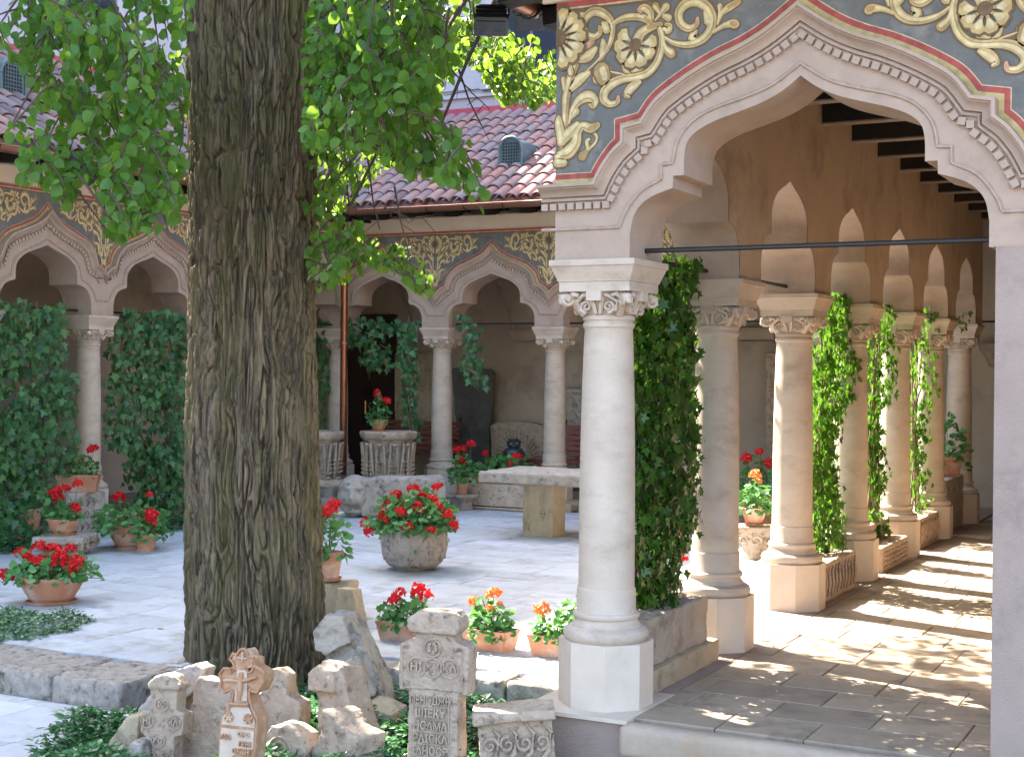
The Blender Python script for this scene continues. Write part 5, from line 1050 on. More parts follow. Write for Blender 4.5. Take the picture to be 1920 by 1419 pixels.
flood(1000, 18, 'black floodlight fixed close to the wall corner under the near eave', .3, 1.3)

# ================================================================== CARVED STONES ROUND THE TREE
def cross_outline(w_top, w_arm, w_low, h, z_arm0, z_arm1):
    return [(-w_low/2, 0), (w_low/2, 0), (w_low/2, z_arm0), (w_arm/2, z_arm0), (w_arm/2, z_arm1), (w_top/2, z_arm1), (w_top/2, h), (-w_top/2, h), (-w_top/2, z_arm1), (-w_arm/2, z_arm1), (-w_arm/2, z_arm0), (-w_low/2, z_arm0)]
def text(s, parent, x, z, y, size, mt, name='inscription', ext=.003, sx=1):
    cu = bpy.data.curves.new(name, 'FONT'); cu.body = s; cu.size = size; cu.align_x = 'CENTER'; cu.align_y = 'CENTER'; cu.extrude = ext+.003; cu.offset = .0012; cu.materials.append(mt)
    o = bpy.data.objects.new(name, cu); col.objects.link(o); dg = bpy.context.evaluated_depsgraph_get(); me = bpy.data.meshes.new_from_object(o.evaluated_get(dg)); bpy.data.objects.remove(o)
    me.name = name; return link(name, me, parent, (x, y-.004, z), (PI/2, 0, 0), (sx, 1, 1))
def ring(mb, x, y, z, r_, t=.004, sx=1): mb.tube([(x+sx*r_*math.cos(a), y-.003, z+r_*math.sin(a)) for a in [2*PI*k/26 for k in range(27)]], t, 5)
def stone(name, label, px, py, z, ol, th, mt, lean, tilt, rz, seed, cat='stone', vox=.012, amp=.008, off=(0, 0, 0), chip=.0, s=10):
    p = at_z(px, py, z)+Vector(off); t = empty(name, p, label, cat, 'carved stones gathered round the tree', rz=rz); mb = MB(); mb.prism(ol, th); o = rough(mb, 'stone_body', mt, t, vox, amp, s, .003, rot=(lean, tilt, 0), seed=seed, chip=chip); return t, o
# standing inscribed cross
FACE = .42
def D_at(y, z): pass
cx_p = at_z(811, 1470, ZL); hC = at_y(815, 1146, cx_p.y+.02).z-ZL; kx = size_at(cx_p+Vector((0, 0, .5)), 1)
t = empty('stone_cross', cx_p, 'tall inscribed stone cross with rounded cap standing upright in the greenery', 'cross', 'carved stones gathered round the tree', rz=.18)
W1, W2, W3 = 100*kx, 143*kx, 103*kx; zA0 = hC-118*kx*2.13; zA0 = hC-(1295-1146)*kx; zA1 = hC-(1205-1146)*kx; zc0 = hC-(1186-1146)*kx
mb = MB(); mb.prism([(-W3*.5, 0), (W3*.5, 0), (W3*.47, zA0), (W2*.47, zA0-.01), (W2*.5, zA1-.02), (W2*.40, zA1), (W1*.41, zA1+.012), (W1*.40, hC-.03), (-W1*.40, hC-.03), (-W1*.41, zA1+.012), (-W2*.42, zA1), (-W2*.5, zA1-.02), (-W2*.48, zA0), (-W3*.49, zA0)], .13)
mb.prism([(-W1*.46, zc0), (W1*.46, zc0), (W1*.52, zc0+.03), (W1*.50, hC-.03), (W1*.38, hC), (-W1*.30, hC), (-W1*.50, hC-.04), (-W1*.52, zc0+.03)], .17, Matrix.Translation((0, -.02, 0)))
o = rough(mb, 'stone_body', M_OLD, t, .009, .006, 12, .003, seed=101)
mb = MB(); zr1 = hC-(1213-1146)*kx; zr2 = hC-(1250-1146)*kx; ring(mb, -.005, -.003, zr1, 16*kx, .0045)
for x in (-33, -1, 33): ring(mb, x*kx, -.003, zr2, 17.5*kx, .0045)
for x in (-W2*.44, W2*.40): mb.tube([(x, -.003, zA0+.015), (x, -.003, zA1-.02), (x*.85, -.003, zA1-.015)], .004, 4)
mb.tube([(-W2*.44, -.003, zA0+.012), (W2*.40, -.003, zA0+.012)], .004, 4); mb.tube([(-W3*.40, -.003, .02), (-W3*.40, -.003, zA0-.01)], .004, 4); mb.tube([(W3*.30, -.003, .02), (W3*.30, -.003, zA0-.01)], .004, 4)
mb.build('carved_frame', M_OLD, o, 60)
text('ІѮ', o, -.005, zr1, -.002, .052, M_OLD); 
for s, x in (('НІ', -33), ('ХУ', -1), ('КА', 33)): text(s, o, x*kx, zr2, -.002, .056, M_OLD)
for k, s in enumerate(('ПЕНОДЖН', 'ШІЕКΥ', 'НСАМА', 'РАІСКА', 'ІАНОСВ')): zl = zA0-.045-k*.062; text(s, o, -.012, zl, -.002, .056, M_OLD, sx=.72 if len(s) > 6 else .85); mbl = MB(); mbl.tube([(-W3*.40, -.003, zl-.031), (W3*.30, -.003, zl-.031)], .003, 4); mbl.build('carved_line', M_OLD, o)
# small inscribed cross with domed cap
p = at_z(299, 1455, ZL); k2 = size_at(p+Vector((0, 0, .3)), 1); h2 = at_y(318, 1268, p.y).z-ZL; W = lambda a: a*k2; zz_ = lambda y: h2-(y-1268)*k2
t = empty('stone_cross', p, 'small pinkish inscribed cross with a domed top at the left foot of the tree', 'cross', 'carved stones gathered round the tree', rz=.25)
mb = MB(); mb.prism([(-W(28), 0), (W(28), 0), (W(26), zz_(1384)), (W(43), zz_(1380)), (W(43), zz_(1340)), (W(28), zz_(1337)), (W(27), zz_(1294)), (-W(28), zz_(1294)), (-W(29), zz_(1338)), (-W(45), zz_(1341)), (-W(43), zz_(1380)), (-W(33), zz_(1384))], .11)
mb.prism([(-W(33), zz_(1296)), (W(33), zz_(1296)), (W(33), zz_(1290)), (W(18), zz_(1272)), (0, zz_(1268)), (-W(18), zz_(1273)), (-W(33), zz_(1288))], .14, Matrix.Translation((0, -.015, 0)))
o = rough(mb, 'stone_body', M_OLD, t, .008, .004, 14, .002, rot=(-.10, 0, 0), seed=102); mb = MB()
for x, y in ((-2, 1325), (-30, 1357), (24, 1357), (-6, 1392)): ring(mb, W(x), -.003, zz_(y), W(13), .0035)
for a in range(4): mb.tube([(W(-3), -.003, zz_(1357)), (W(-3)+W(10)*math.cos(a*PI/2+.8), -.003, zz_(1357)+W(10)*math.sin(a*PI/2+.8))], [.003, .008], 4)
mb.tube([(-W(24), -.003, zz_(1408)), (W(20), -.003, zz_(1408)), (W(20), -.003, zz_(1440))], .003, 4); mb.build('carved_rings', M_OLD, o, 60)
for s, x, y in (('ІС', -2, 1325), ('НІ', -30, 1357), ('КА', 24, 1357), ('ХС', -6, 1392), ('ΓΙΟΕΑ', -2, 1420)): text(s, o, W(x), zz_(y), -.002, .038, M_OLD)
# terracotta cross with trefoil arms
p = at_z(438, 1500, ZL); k3 = size_at(p+Vector((0, 0, .35)), 1); h3 = at_y(465, 1223, p.y).z-ZL; X = lambda x: (x-458)*k3; Zz = lambda y: h3-(y-1223)*k3
def trefoil(cx_, cy_, ang, r_):
    pts = []
    for a0, rr, dx in ((-1.15, .62, -.15), (0, .8, .3), (1.15, .62, -.15)):
        for q in (-.75, -.25, .25, .75): a = ang+a0+q; pts.append((cx_+math.cos(ang+a0)*r_*.55+math.cos(a)*r_*rr*.7, cy_+math.sin(ang+a0)*r_*.55+math.sin(a)*r_*rr*.7))
    return pts
ol = [(418, 1500), (417, 1366), (420, 1350), (440, 1330), (446, 1305)]+[(x, y) for x, y in ((436, 1300), (425, 1306), (415, 1298), (416, 1285), (411, 1274), (420, 1262), (432, 1262), (437, 1270), (444, 1262), (440, 1250), (432, 1244), (437, 1233), (447, 1234), (453, 1225), (463, 1222), (471, 1230), (472, 1236), (484, 1237), (486, 1250), (478, 1254), (470, 1256), (474, 1266), (482, 1262), (486, 1252), (497, 1256), (508, 1262), (508, 1278), (503, 1288), (496, 1300), (485, 1299), (478, 1290), (479, 1310), (487, 1330), (500, 1350), (500, 1366), (493, 1500))]
t = empty('terracotta_cross', p, 'orange brown terracotta cross with trefoil arms propped against the trunk', 'cross', 'carved stones gathered round the tree', rz=.12)
ol3 = [(X(x), Zz(y)) for x, y in ol]; mb = MB(); mb.prism(ol3[::-1], .10); o = rough(mb, 'cross_body', M_TERRAX, t, .006, .002, 14, .001, rot=(-.10, 0, 0), seed=103)
mb = MB(); edge = ol3[3:-2]; mb.tube([(x*.985+X(458)*.015, -.003, z) for x, z in edge], .008, 6, cap=False); mb.build('raised_border', M_TERRAX, o, 60)
inn = [(x, y) for x, y in ((445, 1340), (460, 1336), (480, 1340), (492, 1352), (492, 1362), (424, 1362), (424, 1352))]; 
mb = MB(); mb.prism([(X(x), Zz(y)) for x, y in ((423, 1372), (494, 1372), (494, 1405), (455, 1420), (423, 1440))][::-1], .006, Matrix.Translation((0, -.007, 0))); mb.prism([(X(x), Zz(y)) for x, y in ((447, 1326), (478, 1326), (494, 1352), (494, 1366), (424, 1366), (424, 1352))][::-1], .006, Matrix.Translation((0, -.007, 0)))
mb.prism([(X(x), Zz(y)) for x, y in ((451, 1262), (471, 1262), (476, 1318), (448, 1318))][::-1], .006, Matrix.Translation((0, -.007, 0))); mb.build('worn_pale_face', M_TERRAP, o)
mb = MB(); T3 = lambda P, r_: mb.tube([(X(x), -.012, Zz(y)) for x, y in P], r_, 6)
T3([(423, 1284), (440, 1282), (458, 1284), (478, 1278), (494, 1272)], [.007, .01, .012, .01, .007]); T3([(460, 1272), (461, 1290), (460, 1305), (459, 1318)], [.012, .016, .013, .009]); T3([(461, 1266), (461, 1273)], [.011, .012]); T3([(452, 1240), (470, 1240)], .005); T3([(461, 1228), (461, 1246)], .005); T3([(440, 1327), (480, 1325)], .010); T3([(438, 1328), (437, 1352)], .007)
for cx_, cy_ in ((440, 1350), (482, 1350)):
    for a in range(6): T3([(cx_, cy_), (cx_+9*math.cos(a), cy_+9*math.sin(a))], [.006, .010])
mb.build('relief_figure', M_TERRAX, o, 60)
for s, x, y in (('АІС', 436, 1388), ('ΟΡС', 474, 1380), ('ГЕΗΙ', 478, 1398), ('САΜΗ', 470, 1412)): text(s, o, X(x), Zz(y), -.008, .030, M_TERRAX, ext=.004)
# plain slabs and fragments (outlines in units of pixels of the photo, turned into metres at their own distance)
def frag(label, px, foot, ol, th, mt, seed, lean=-.2, tilt=0, rz=.2, dx=0, extra=None, vox=.011, amp=.008, chip=.01, name='stone_fragment', back=0):
    p = at_z(px-14+dx, foot, ZL)+Vector((0, back, 0)); th *= 1.15; kk = size_at(p+Vector((0, 0, .25)), 1)*1.08; ol_ = [((x-px)*kk, (foot-y)*kk) for x, y in ol]
    t = empty(name, p, label, 'stone', 'carved stones gathered round the tree', rz=rz); mb = MB(); mb.prism(ol_, th); 
    if extra:
        for o2, th2, dy in extra: mb.prism([((x-px)*kk, (foot-y)*kk) for x, y in o2], th2, Matrix.Translation((0, dy, 0)))
    o = rough(mb, 'stone_body', mt, t, vox, amp, 11, .0035, rot=(lean, tilt, 0), seed=seed, chip=chip); return t, o, kk
frag('large pitted pale slab leaning on the trunk left of the terracotta cross', 395, 1440, [(345, 1440), (432, 1440), (440, 1300), (420, 1288), (372, 1285), (362, 1300), (365, 1330), (352, 1380)], .12, M_OLD, 110, -.12, rz=.12)
t, o, kk = frag('pale pitted cross-shaped stone with shallow carving right of the terracotta cross', 530, 1420, [(500, 1420), (560, 1420), (574, 1370), (572, 1325), (545, 1312), (544, 1280), (525, 1266), (500, 1272), (496, 1312), (478, 1318), (486, 1380)], .12, M_OLD, 111, -.12, rz=.2)
t, o, kk = frag('rounded boulder fragment with a carved knob, low in front of the tree', 542, 1462, [(505, 1462), (582, 1462), (586, 1410), (575, 1385), (545, 1368), (515, 1372), (500, 1395)], .16, M_OLD, 112, -.1, rz=.1)
mb = MB(); [ring(mb, -.02, -.004, .15, r_, .006) for r_ in (.035, .06)]; mb.build('carving', M_OLD, o, 60)
frag('tall leaning stone with a capped head right of the tree foot', 640, 1440, [(600, 1440), (672, 1440), (690, 1385), (650, 1305), (632, 1268), (618, 1260), (600, 1262), (572, 1282), (568, 1312), (584, 1330), (590, 1390)], .16, M_OLD, 113, -.14, rz=-.15, extra=[([(568, 1318), (568, 1285), (590, 1268), (625, 1275), (632, 1312)], .06, -.04), ([(586, 1262), (612, 1258), (615, 1272), (590, 1278)], .1, 0)])
frag('low pointed stone with stepped side in front of the capped stone', 655, 1470, [(608, 1470), (706, 1470), (706, 1385), (670, 1370), (645, 1350), (622, 1346), (620, 1390), (606, 1420)], .2, M_OLD, 114, -.08, rz=-.1, dx=-20)
t, o, kk = frag('big grey angular block tilted against the right side of the trunk', 700, 1365, [(640, 1365), (742, 1340), (720, 1275), (680, 1200), (665, 1172), (628, 1172), (608, 1200), (620, 1240), (640, 1265), (662, 1320)], .24, M_OLDG, 115, -.05, rz=.35, extra=[([(640, 1262), (690, 1232), (722, 1300), (668, 1340)], .12, -.10), ([(612, 1232), (606, 1198), (628, 1170), (660, 1172), (676, 1215), (630, 1240)], .1, -.06)], chip=.02)
frag('wedge of yellowish stone under the big tilted block', 700, 1385, [(655, 1385), (742, 1385), (748, 1340), (700, 1325), (665, 1335)], .22, M_OCHRE, 116, 0, rz=.2)
frag('long grey stone beam leaning left of the domed cross', 282, 1430, [(216, 1430), (240, 1430), (352, 1300), (356, 1275), (340, 1268), (300, 1280), (270, 1310), (212, 1390)], .14, M_OLDG, 117, -.12, rz=.3, back=.12)
frag('broken yellowish beam end low on the left of the domed cross', 262, 1440, [(215, 1422), (232, 1440), (270, 1395), (272, 1350), (250, 1352), (212, 1400)], .14, M_OCHRE, 118, -.05, rz=.2, back=.0)
frag('rounded grey stone behind the trunk foot at the left', 330, 1300, [(296, 1300), (365, 1300), (362, 1262), (340, 1242), (312, 1248), (300, 1270)], .2, M_OLDG, 119, -.1, rz=.2)
frag('grey stone slab leaning at the left edge of the trunk', 350, 1290, [(318, 1290), (368, 1290), (372, 1180), (352, 1205), (335, 1240)], .14, M_OLDG, 120, -.05, rz=.1, back=.2)
frag('small pale rounded stone between domed cross and pitted slab', 352, 1330, [(338, 1330), (366, 1330), (364, 1288), (350, 1282), (338, 1292)], .12, M_OLDG, 121, -.05)
frag('dark low stone under the left leaning beams', 262, 1462, [(235, 1462), (280, 1462), (276, 1400), (255, 1395)], .14, M_OLDG, 122, -.02)
t, o, kk = frag('ochre slab with a pale round relief half hidden right of the trunk', 628, 1240, [(600, 1240), (655, 1240), (645, 1180), (632, 1125), (600, 1125)], .12, M_OCHRE, 123, -.08, rz=.1, back=.25)
mb = MB(); mb.lathe([(0, 0), (.055, 0), (.05, .02), (0, .025)], 20); mb.build('round_relief', M_OLD, o, 40, loc=(-.045, -.004, .24), rot=(PI/2, 0, 0))
# carved block at the lower edge
pb = at_z(975, 1470, ZL); kk = size_at(pb+Vector((0, 0, .2)), 1)
t = empty('carved_block', pb, 'pale stone block with deeply carved leaves below the corner column', 'stone', 'carved stones gathered round the tree', rz=.5)
mb = MB(); mb.box((0, .08, .16), (.36, .20, .36)); mb.box((0, .06, .345), (.40, .25, .05)); o = rough(mb, 'stone_body', M_OLD, t, .010, .007, 9, .003, rot=(0, -.09, 0), seed=130, chip=.01)
mb = MB(); rr = random.Random(4)
for k in range(4):
    x = -.13+k*.085
    scroll((x, -.035, .21), (1, 0, 0), (0, 0, 1), .042, 1.3, .009, k*1.3, 18); mb.tube([(x-.03, -.03, .06), (x-.01, -.045, .12), (x+.03, -.045, .17), (x+.05, -.03, .25), (x+.02, -.03, .29)], [.008, .014, .013, .011, .005], 6); mb.tube([(x+.02, -.03, .05), (x+.05, -.042, .10), (x+.02, -.035, .14)], [.008, .013, .006], 6)
mb.build('carved_leaves', M_OLD, o, 60)

# ================================================================== EAST ARCADE: TROUGHS, BLOCKS, POTS BETWEEN COLUMNS
def carved_between(label, y0, y1, x, h, w_, mt, seed, pattern=0, z=0.0, rz=0):
    t = empty('carved_block', (x, (y0+y1)/2, z), label, 'stone', 'carved blocks between the near columns', rz=PI/2+rz); L = y1-y0
    mb = MB(); mb.box((0, 0, h/2), (L, w_, h)); o = rough(mb, 'stone_body', mt, t, .014, .006, 8, .003, seed=seed, chip=.01); mb = MB(); yy = -w_/2   # local -y faces the aisle (+x)
    n_ = max(3, int(L/.1))
    for k in range(n_):
        xx = -L/2+.07+k*(L-.14)/max(n_-1, 1)
        if pattern == 0:
            for zz_ in (.3, .6): scroll((xx, yy-.004, h*zz_), (1, 0, 0), (0, 0, 1), .032, 1.2, .009, k*1.9+zz_*5, 12)
            mb.tube([(xx-.03, yy-.004, h*.15), (xx, yy-.016, h*.45), (xx-.02, yy-.012, h*.75), (xx+.02, yy-.004, h*.88)], [.008, .014, .011, .006], 5)
        elif pattern == 1:
            for j in range(4): mb.box((xx, yy-.004, h*(.2+.18*j)), (.05, .02, h*.08))
    mb.build('carving', mt, o, 60); return t
t = empty('stone_trough', (-3.0, 7.60, 0), 'long weathered stone trough with soil between the two nearest columns', 'trough', rz=PI/2)
mb = MB(); mb.box((0, 0, .065), (1.10, .42, .13)); rough(mb, 'base_slab', M_OCHRE, t, .014, .005, 7, .003, seed=140)
mb = MB(); mb.box((-.03, .02, .26), (.98, .38, .27)); rough(mb, 'basin', mat('tan_trough_stone', (.42, .34, .26), (.33, .265, .20), 6, .8, .9, c3=(.22, .17, .12), s3=5), t, .011, .010, 9, .004, seed=141, chip=.014)
mb = MB(); mb.box((-.03, .07, .385), (.86, .26, .04)); rough(mb, 'soil', M_OLD, t, .014, .012, 14, .005, seed=142)
carved_between('carved leaf block standing after the third near column', 10.42, 11.44, -2.92, .30, .30, M_OLD, 150)
carved_between('tilted carved cornice stone with tooth pattern after the fourth near column', 12.35, 13.38, -2.93, .22, .34, M_OLD, 151, 1)
t = empty('carved_block', (-3.05, 12.95, .22), 'upper carved cornice stone resting on the tooth-patterned one', 'stone', 'carved blocks between the near columns', rz=PI/2); mb = MB(); mb.box((0, 0, .10), (.8, .22, .2), tx=.35); rough(mb, 'stone_body', M_OLD, t, .016, .008, 8, .004, seed=152)
carved_between('low carved leaf block after the fifth near column', 14.15, 15.15, -2.95, .30, .28, M_OLD, 153)
carved_between('plain shadowed stone block carrying a pot before the last near column', 15.70, 16.70, -2.98, .58, .30, M_OLDG, 154, 2)
pot_round('flower_pot', 'terracotta pot of dark leafy geranium on the shadowed block before the last near column', Vector((-2.92, 16.35, .58)), .15, .22, 'pot', .02, .2, .45, 120, .08, [], seed=45)
# bowl with orange flower on a capital, and round stone pot
p = at_z(1408, 1050, ZC)+Vector((0, .15, 0)); kk = size_at(p, 1); hh = 62*kk
t = empty('capital_stand', p, 'pale old capital with small volutes under the bowl of orange geranium', 'stone', 'reused carved capitals', rz=.3); mb = MB(); mb.lathe([(0, 0), (22*kk, 0), (24*kk, hh*.3), (28*kk, hh*.6), (36*kk, hh*.72), (0, hh*.73)], 24); mb.box((0, 0, hh*.86), (64*kk, 64*kk, hh*.26)); rough(mb, 'bell', M_OLD, t, .014, .006, 9, .003, seed=155)
mb = MB()
for k in range(8): a = k*PI/4; scroll((math.cos(a)*32*kk, math.sin(a)*32*kk, hh*.58), (-math.sin(a), math.cos(a), 0), (0, 0, 1), .06, 1.3, .014, 0, 14)
mb.build('volutes', M_OLD, t, 60)
pot_round('flower_pot', 'peach coloured bowl with one orange geranium head between the second and third near columns', p+Vector((-.02, 0, hh)), 24*kk, .16, 'bowl', .03, .20, .26, 170, .07, [(.02, -.05, .50, 1.4), (.05, 0, .44, .7), (.28, -.1, -.12, 1.0)], 'orange', 46)
p = at_z(1556, 1062, ZC)+Vector((0, .1, 0)); t = empty('stone_pot', p, 'mossy tapering stone pot of small plants beside the third near column', 'planter'); R = size_at(p, 27); mb = MB(); mb.lathe([(0, 0), (R*.75, 0), (R, .36), (R*1.02, .40), (R*.85, .40), (R*.8, .34), (0, .34)], 28); rough(mb, 'pot', mat('mossy_stone', (.33, .32, .22), (.22, .23, .14), 6, .7, .9), t, .014, .004, 9, .003, seed=156); greenery(t, .38, .26, .26, .16, 130, .055, [], seed=47)
# geraniums against the far arcade seen through the gap
p = Vector((at_y(1424, 940, 16.6).x, 16.6, ZC)); pot_round('flower_pot', 'large terracotta pot of red geraniums at the far arcade behind the orange one', p, .24, .34, 'pot', .02, .34, .42, 220, .09, [(-.14, -.1, .80, 1.3), (.16, -.1, .74, 1.4), (.02, -.1, .88, 1.1), (.2, 0, .6, 1.1)], seed=48)
slab2 = slabstone('low patterned stone slab lying at the foot of the far arcade', 1415, 1470, 945, 985, 16.72, .1, M_OLD, 0, 66); slab2['group'] = 'slabs at the foot of the far arcade'
p = Vector((-3.55, 7.95, ZC)); pot_round('flower_pot', 'dark ivy-leaved geranium with red flowers hidden behind the big creeper', Vector((-3.45, 8.75, ZC)), .15, .25, 'pot', .02, .25, .75, 140, .07, [(.18, 0, .80), (.16, 0, 1.02), (.18, 0, .62), (.17, .05, 1.15)], seed=49)
# things at the foot of the pier
t = empty('floor_lamp_box', (-1.03, 7.45, 0), 'small black box on the aisle floor against the right wall', 'box'); mb = MB(); mb.box((0, 0, .07), (.11, .16, .14), taper=.95); mb.build('housing', M_BLACK, t); mb = MB(); mb.box((0.01, 0, .23), (.07, .10, .18), taper=.6); mb.build('upright', M_PIER, t)
t = empty('wooden_log', (-1.10, 9.0, 0), 'brown rough piece of wood lying at the foot of the right wall', 'wood'); mb = MB(); mb.tube([(.15, .3, .08), (-.0, 0, .10), (-.05, -.18, .06)], [.08, .09, .03], 10); rough(mb, 'log', M_STEM, t, .012, .010, 10, .004, seed=160)
# small corbel and stones at the far end of the aisle
t = empty('carved_stone_heap', (-1.55, 18.6, 0), 'rough pale carved stone against the end wall of the near aisle', 'stone'); mb = MB(); mb.box((0, 0, .22), (.75, .35, .44)); mb.box((-.3, 0, .4), (.3, .3, .3)); rough(mb, 'stone_body', M_OCHRE, t, .02, .02, 6, .006, seed=161)
a = at_y(1857, 665, YW); mb = MB(); mb.lathe([(0, -.16), (.06, -.15), (.10, -.05), (.18, .06), (.2, .14), (0, .14)], 12); link('wall_bracket', mb.mesh('wall_bracket', M_OLD, 40), nw, (a.x+.05, YW-.03, a.z))
mb = MB(); mb.tube([(-2.8, 17.6, 2.352), (-.95, 17.6, 2.352)], .0135, 8); mb.build('tie_rod', M_IRON, east, loc=-Vector((AX, AY, 0)))

# ================================================================== IVY AND GROUND COVER
def ivy(name, label, cat, F, box, n, ls, mt, seed, kind='ivy', thick=.16, width=None, group='ivy curtains between the columns', stems=6, gaps=.0, wfun=None):
    """leaves fill a hanging sheet: u across, z up, w through; F maps (u, w, z) to the place"""
    u0, u1, z0_, z1_ = box; g = np.random.default_rng(seed); u = g.uniform(0, 1, n); z = g.uniform(0, 1, n); base = F(0.5*(u0+u1), 0, z0_); t = empty(name, base, label, cat, group)
    C = []; N = []; D = []; out = F(0, 1, 0)-F(0, 0, 0); Uu = F(1, 0, 0)-F(0, 0, 0)
    nz_ = vnoise(np.stack([u*3*(u1-u0), z*0+seed, z*3*(z1_-z0_)], 1), 1.6, seed); keep = []
    for k in range(n):
        zz_ = z[k]; a, b = wfun(zz_) if wfun else (0, 1)
        uu = u0+(u1-u0)*(a+(b-a)*u[k]); e = min(u[k], 1-u[k])*2; th_ = thick*(.35+.65*e**.5)*(1+.5*nz_[k])
        if gaps and nz_[k] < -1+gaps*2 and g.random() < .85: continue
        w_ = g.uniform(-.3, 1)**1*th_ if g.random() < .75 else th_*g.uniform(.7, 1.2); c = F(uu+g.normal()*.03, w_, z0_+(z1_-z0_)*zz_+g.normal()*.02); C.append(tuple(c-base))
        d = Vector((0, 0, -1))+Uu*g.normal()*.55+out*g.normal()*.25; nn = out*1.0+Vector((0, 0, .45))+Uu*g.normal()*.5+Vector((0, 0, 1))*g.normal()*.3; D.append(tuple(d)); N.append(tuple(nn))
    leaves('foliage', C, D, N, g.uniform(.4, 1.0, len(C))**.8*1.35*ls, kind, mt, t); mb = MB(); rr = random.Random(seed)
    for k in range(stems):
        uu = rr.uniform(u0+.1*(u1-u0), u1-.1*(u1-u0)); pts = []; 
        for j in range(14): f = j/13; a, b = wfun(f) if wfun else (0, 1); pts.append(F(u0+(u1-u0)*(a+(b-a)*((uu-u0)/(u1-u0)))+.03*math.sin(f*9+k)+rr.gauss(0, .008), .03+.04*math.sin(k+f*5), z0_+(z1_-z0_)*f)-base)
        mb.tube(pts, [.011*(1-.7*j/13)+.002 for j in range(14)], 5)
    mb.build('stem', M_STEM, t, 60); return t
FW_ = lambda u, w_, z: Vector((XL+.06+w_, YB-u, z))       # west arcade: u measured from the far corner
ya, yb_ = YB-at_x(118, 800, XL).y, YB-at_x(-90, 800, XL).y
ivy('ivy_curtain', 'broad dark curtain of ivy at the left edge hanging beside the nearest left column', 'ivy', FW_, (ya+.02, yb_, -.05, 2.42), 2300, .095, M_IVY, 201, thick=.30, stems=9, gaps=.2, wfun=lambda z: (.02+(.12 if z < .3 else 0)+.05*math.sin(z*9), 1))
ya, yb_ = YB-at_x(337, 800, XL).y, YB-at_x(192, 800, XL).y
ivy('ivy_curtain', 'fresh green curtain of ivy between the two left columns beside the tree', 'ivy', FW_, (ya, yb_, .02, 2.40), 2100, .095, M_IVY, 202, thick=.28, stems=8, gaps=.28, wfun=lambda z: ((.02, .62) if z < .15 else (.03, .80) if z < .32 else (.04+.03*math.sin(z*12), 1.0) if z < .93 else (.0, .85)))
FN_ = lambda u, w_, z: Vector((u, YB-.12-w_, z))
xa, xb = at_y(660, 640, YB).x, at_y(790, 640, YB).x; za, zb = at_y(720, 690, YB).z, at_y(720, 595, YB).z
ivy('ivy_garland', 'swag of ivy draped along the tie rod in front of the dark door', 'ivy', FN_, (xa, xb, za, zb), 300, .095, M_IVY, 203, thick=.15, stems=3, gaps=.32, group='ivy hanging in the far arcade', wfun=lambda z: ((.0, 1) if z > .45 else (.2, 1)))
xa, xb = at_y(758, 640, YB).x, at_y(797, 640, YB).x
ivy('ivy_strand', 'long ivy strand trailing down beside the vine-carved slab', 'ivy', FN_, (xa, xb, at_y(770, 820, YB).z, at_y(770, 610, YB).z), 230, .09, M_IVY, 204, thick=.12, stems=3, gaps=.1, group='ivy hanging in the far arcade', wfun=lambda z: (.45*(1-z), 1-.25*z))
xa, xb = at_y(868, 640, YB).x, at_y(926, 640, YB).x
ivy('ivy_strand', 'short ivy strand dangling in the middle arch right of a far column', 'ivy', FN_, (xa, xb, at_y(900, 722, YB).z, at_y(900, 590, YB).z), 140, .09, M_IVY, 205, thick=.10, stems=2, gaps=.1, group='ivy hanging in the far arcade', wfun=lambda z: ((.45, .98) if z < .18 else (.12, .72) if z < .55 else (.3, .7) if z < .85 else (0, .35)))
xa, xb = at_y(588, 640, YB).x, at_y(627, 640, YB).x
ivy('ivy_strand', 'ivy strand climbing down just right of the tree trunk', 'ivy', FN_, (xa, xb, at_y(600, 860, YB).z, at_y(600, 580, YB).z), 260, .095, M_IVY, 206, thick=.14, stems=3, gaps=.15, group='ivy hanging in the far arcade')
# the big glossy creeper growing from the trough
FE_ = lambda u, w_, z: Vector((-3.04+w_, u, z)); FE2_ = lambda u, w_, z: Vector((-3.11+w_, u, z))
t = ivy('creeper', 'tall dense glossy green creeper growing from the stone trough between the nearest columns', 'climbing plant', FE2_, (7.12, 8.28, .40, 2.42), 5200, .066, M_CREEP, 207, thick=.22, stems=16, gaps=.12, group='creepers of the near arcade', kind='ivy', wfun=lambda z: ((.0, .62+.38*min(1, z*4)) if z < .25 else (0, 1.0+.04*math.sin(z*14)) if z < .75 else (.0, .95-.55*(z-.75)) if z < .9 else (.1, 1.05)))
for (pa, pb, z0_, z1_, n_, label, sd) in ((1522, 1598, .05, 2.38, 2600, 'sunlit creeper between the third and fourth near columns', 208), (1630, 1656, .1, 2.35, 1100, 'sunlit creeper between the fourth and fifth near columns', 209), (1708, 1744, .1, 2.35, 900, 'sunlit creeper between the fifth and sixth near columns', 210)):
    y0_, y1_ = at_x(pa, 800, -3.0).y, at_x(pb, 800, -3.0).y
    ivy('creeper', label, 'climbing plant', FE_, (y0_, y1_, z0_, z1_), n_, .072, M_IVYG, sd, thick=.16, stems=7, gaps=.25, wfun=(lambda z: (0, .55+.12*math.sin(z*11)) if z < .62 else (0, .95)), group='creepers of the near arcade')
y0_, y1_ = at_x(1733, 590, -2.9).y, at_x(1806, 590, -2.9).y
ivy('creeper', 'trailing plant sprawling on top of the far capitals of the near arcade', 'climbing plant', FE_, (y0_, y1_, 2.26, 2.42), 150, .07, M_IVYG, 211, thick=.3, stems=2, group='creepers of the near arcade')
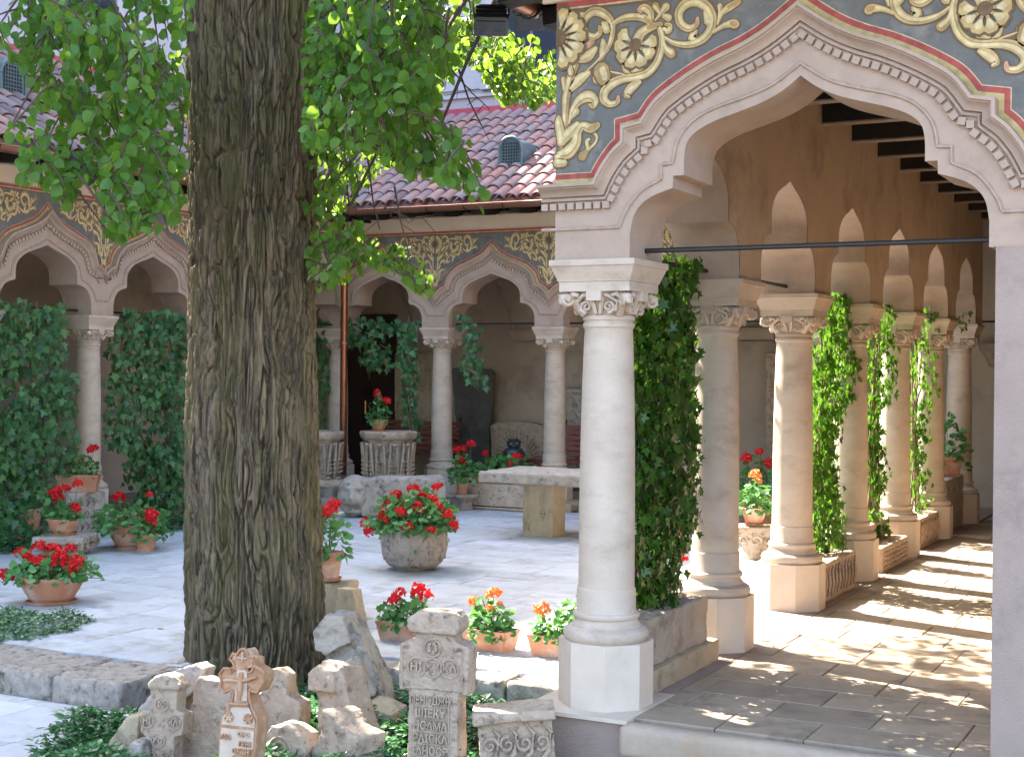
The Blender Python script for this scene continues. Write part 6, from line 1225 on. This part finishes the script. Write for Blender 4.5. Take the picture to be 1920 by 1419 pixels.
def cover(label, regions, n, ls, seed, h=.10, name='ground_cover', poly=None):
    g = np.random.default_rng(seed); C = []; D = []; N = []
    for (x0, x1, y0, y1, z) in regions:
        m_ = int(n*(x1-x0)*(y1-y0))
        for k in range(m_):
            x, y = g.uniform(x0, x1), g.uniform(y0, y1)
            if poly and not inpoly(x, y, poly): continue
            lump = .5+.5*float(vnoise(np.array([[x, y, 0]]), 4.5, seed)[0]); e = min(1, min(x-x0, x1-x, y-y0, y1-y)*7+.15)
            if g.random() > .35+lump*.9: continue
            zz_ = z+h*lump*e*g.uniform(.2, 1.1)
            for q in range(3): a = g.uniform(0, 2*PI); C.append((x+.012*math.cos(a), y+.012*math.sin(a), zz_)); D.append((math.cos(a), math.sin(a), g.uniform(-.2, .7))); N.append((g.normal()*.35, g.normal()*.35, 1))
    return tag(leaves(name, C, D, N, g.uniform(.6, 1.25, len(C))*ls, 'lance', M_COVER), kind='stuff', label=label)
cover('dark glossy ground cover round the old stones', [(-5.1, -3.25, 6.15, 7.42, ZL), (-4.5, -3.3, 5.3, 6.2, ZL)], 2600, .05, 301, .22)
cover('ground cover at the lower left corner', [(-6.2, -4.3, 4.6, 6.2, ZL)], 3000, .05, 302, .22, poly=[tuple(at_z(x, y, ZL)[:2]) for x, y in ((60, 1440), (110, 1400), (170, 1375), (235, 1365), (290, 1400), (310, 1470), (60, 1500))])
a = at_z(0, 1190, ZC); b = at_z(128, 1168, ZC)
cover('low ground cover beside the nearest bowl', [(-8.2, -7.35, 6.72, 7.72, ZC), (-7.35, -7.25, 6.95, 7.5, ZC), (-9.4, -8.2, 6.62, 7.6, ZC)], 1500, .042, 303, .13)
for o_ in bpy.data.objects:
    if o_.name.startswith('carving'): o_['kind'] = 'stuff'
rr = random.Random(9)
lm = leaf_mesh('fallen_leaf', [(0, 0, 0)], [(0, 1, 0)], [(0, 0, 1)], [1], 'lime', mat('yellow_fallen_leaf', (.55, .50, .10), (.40, .30, .08), 9, 0, .6))
for k, (x, y, lb) in enumerate(((307, 1178, 'single yellow leaf fallen on the paving left of the trunk'), (960, 1010, 'small fallen leaf on the paving in front of the table'), (660, 1100, 'small fallen leaf on the paving right of the trunk'))):
    p = at_z(x, y, ZC); tag(link('fallen_leaf', lm, None, p+Vector((0, 0, .006)), (0, .1, rr.uniform(0, 6)), .05), lb, 'leaf')
cover('ground cover under the ivy curtain', [(-11.2, -10.6, 11.9, 14.6, ZC), (-11.25, -10.75, 9.0, 11.3, ZC)], 700, .07, 304, .2)
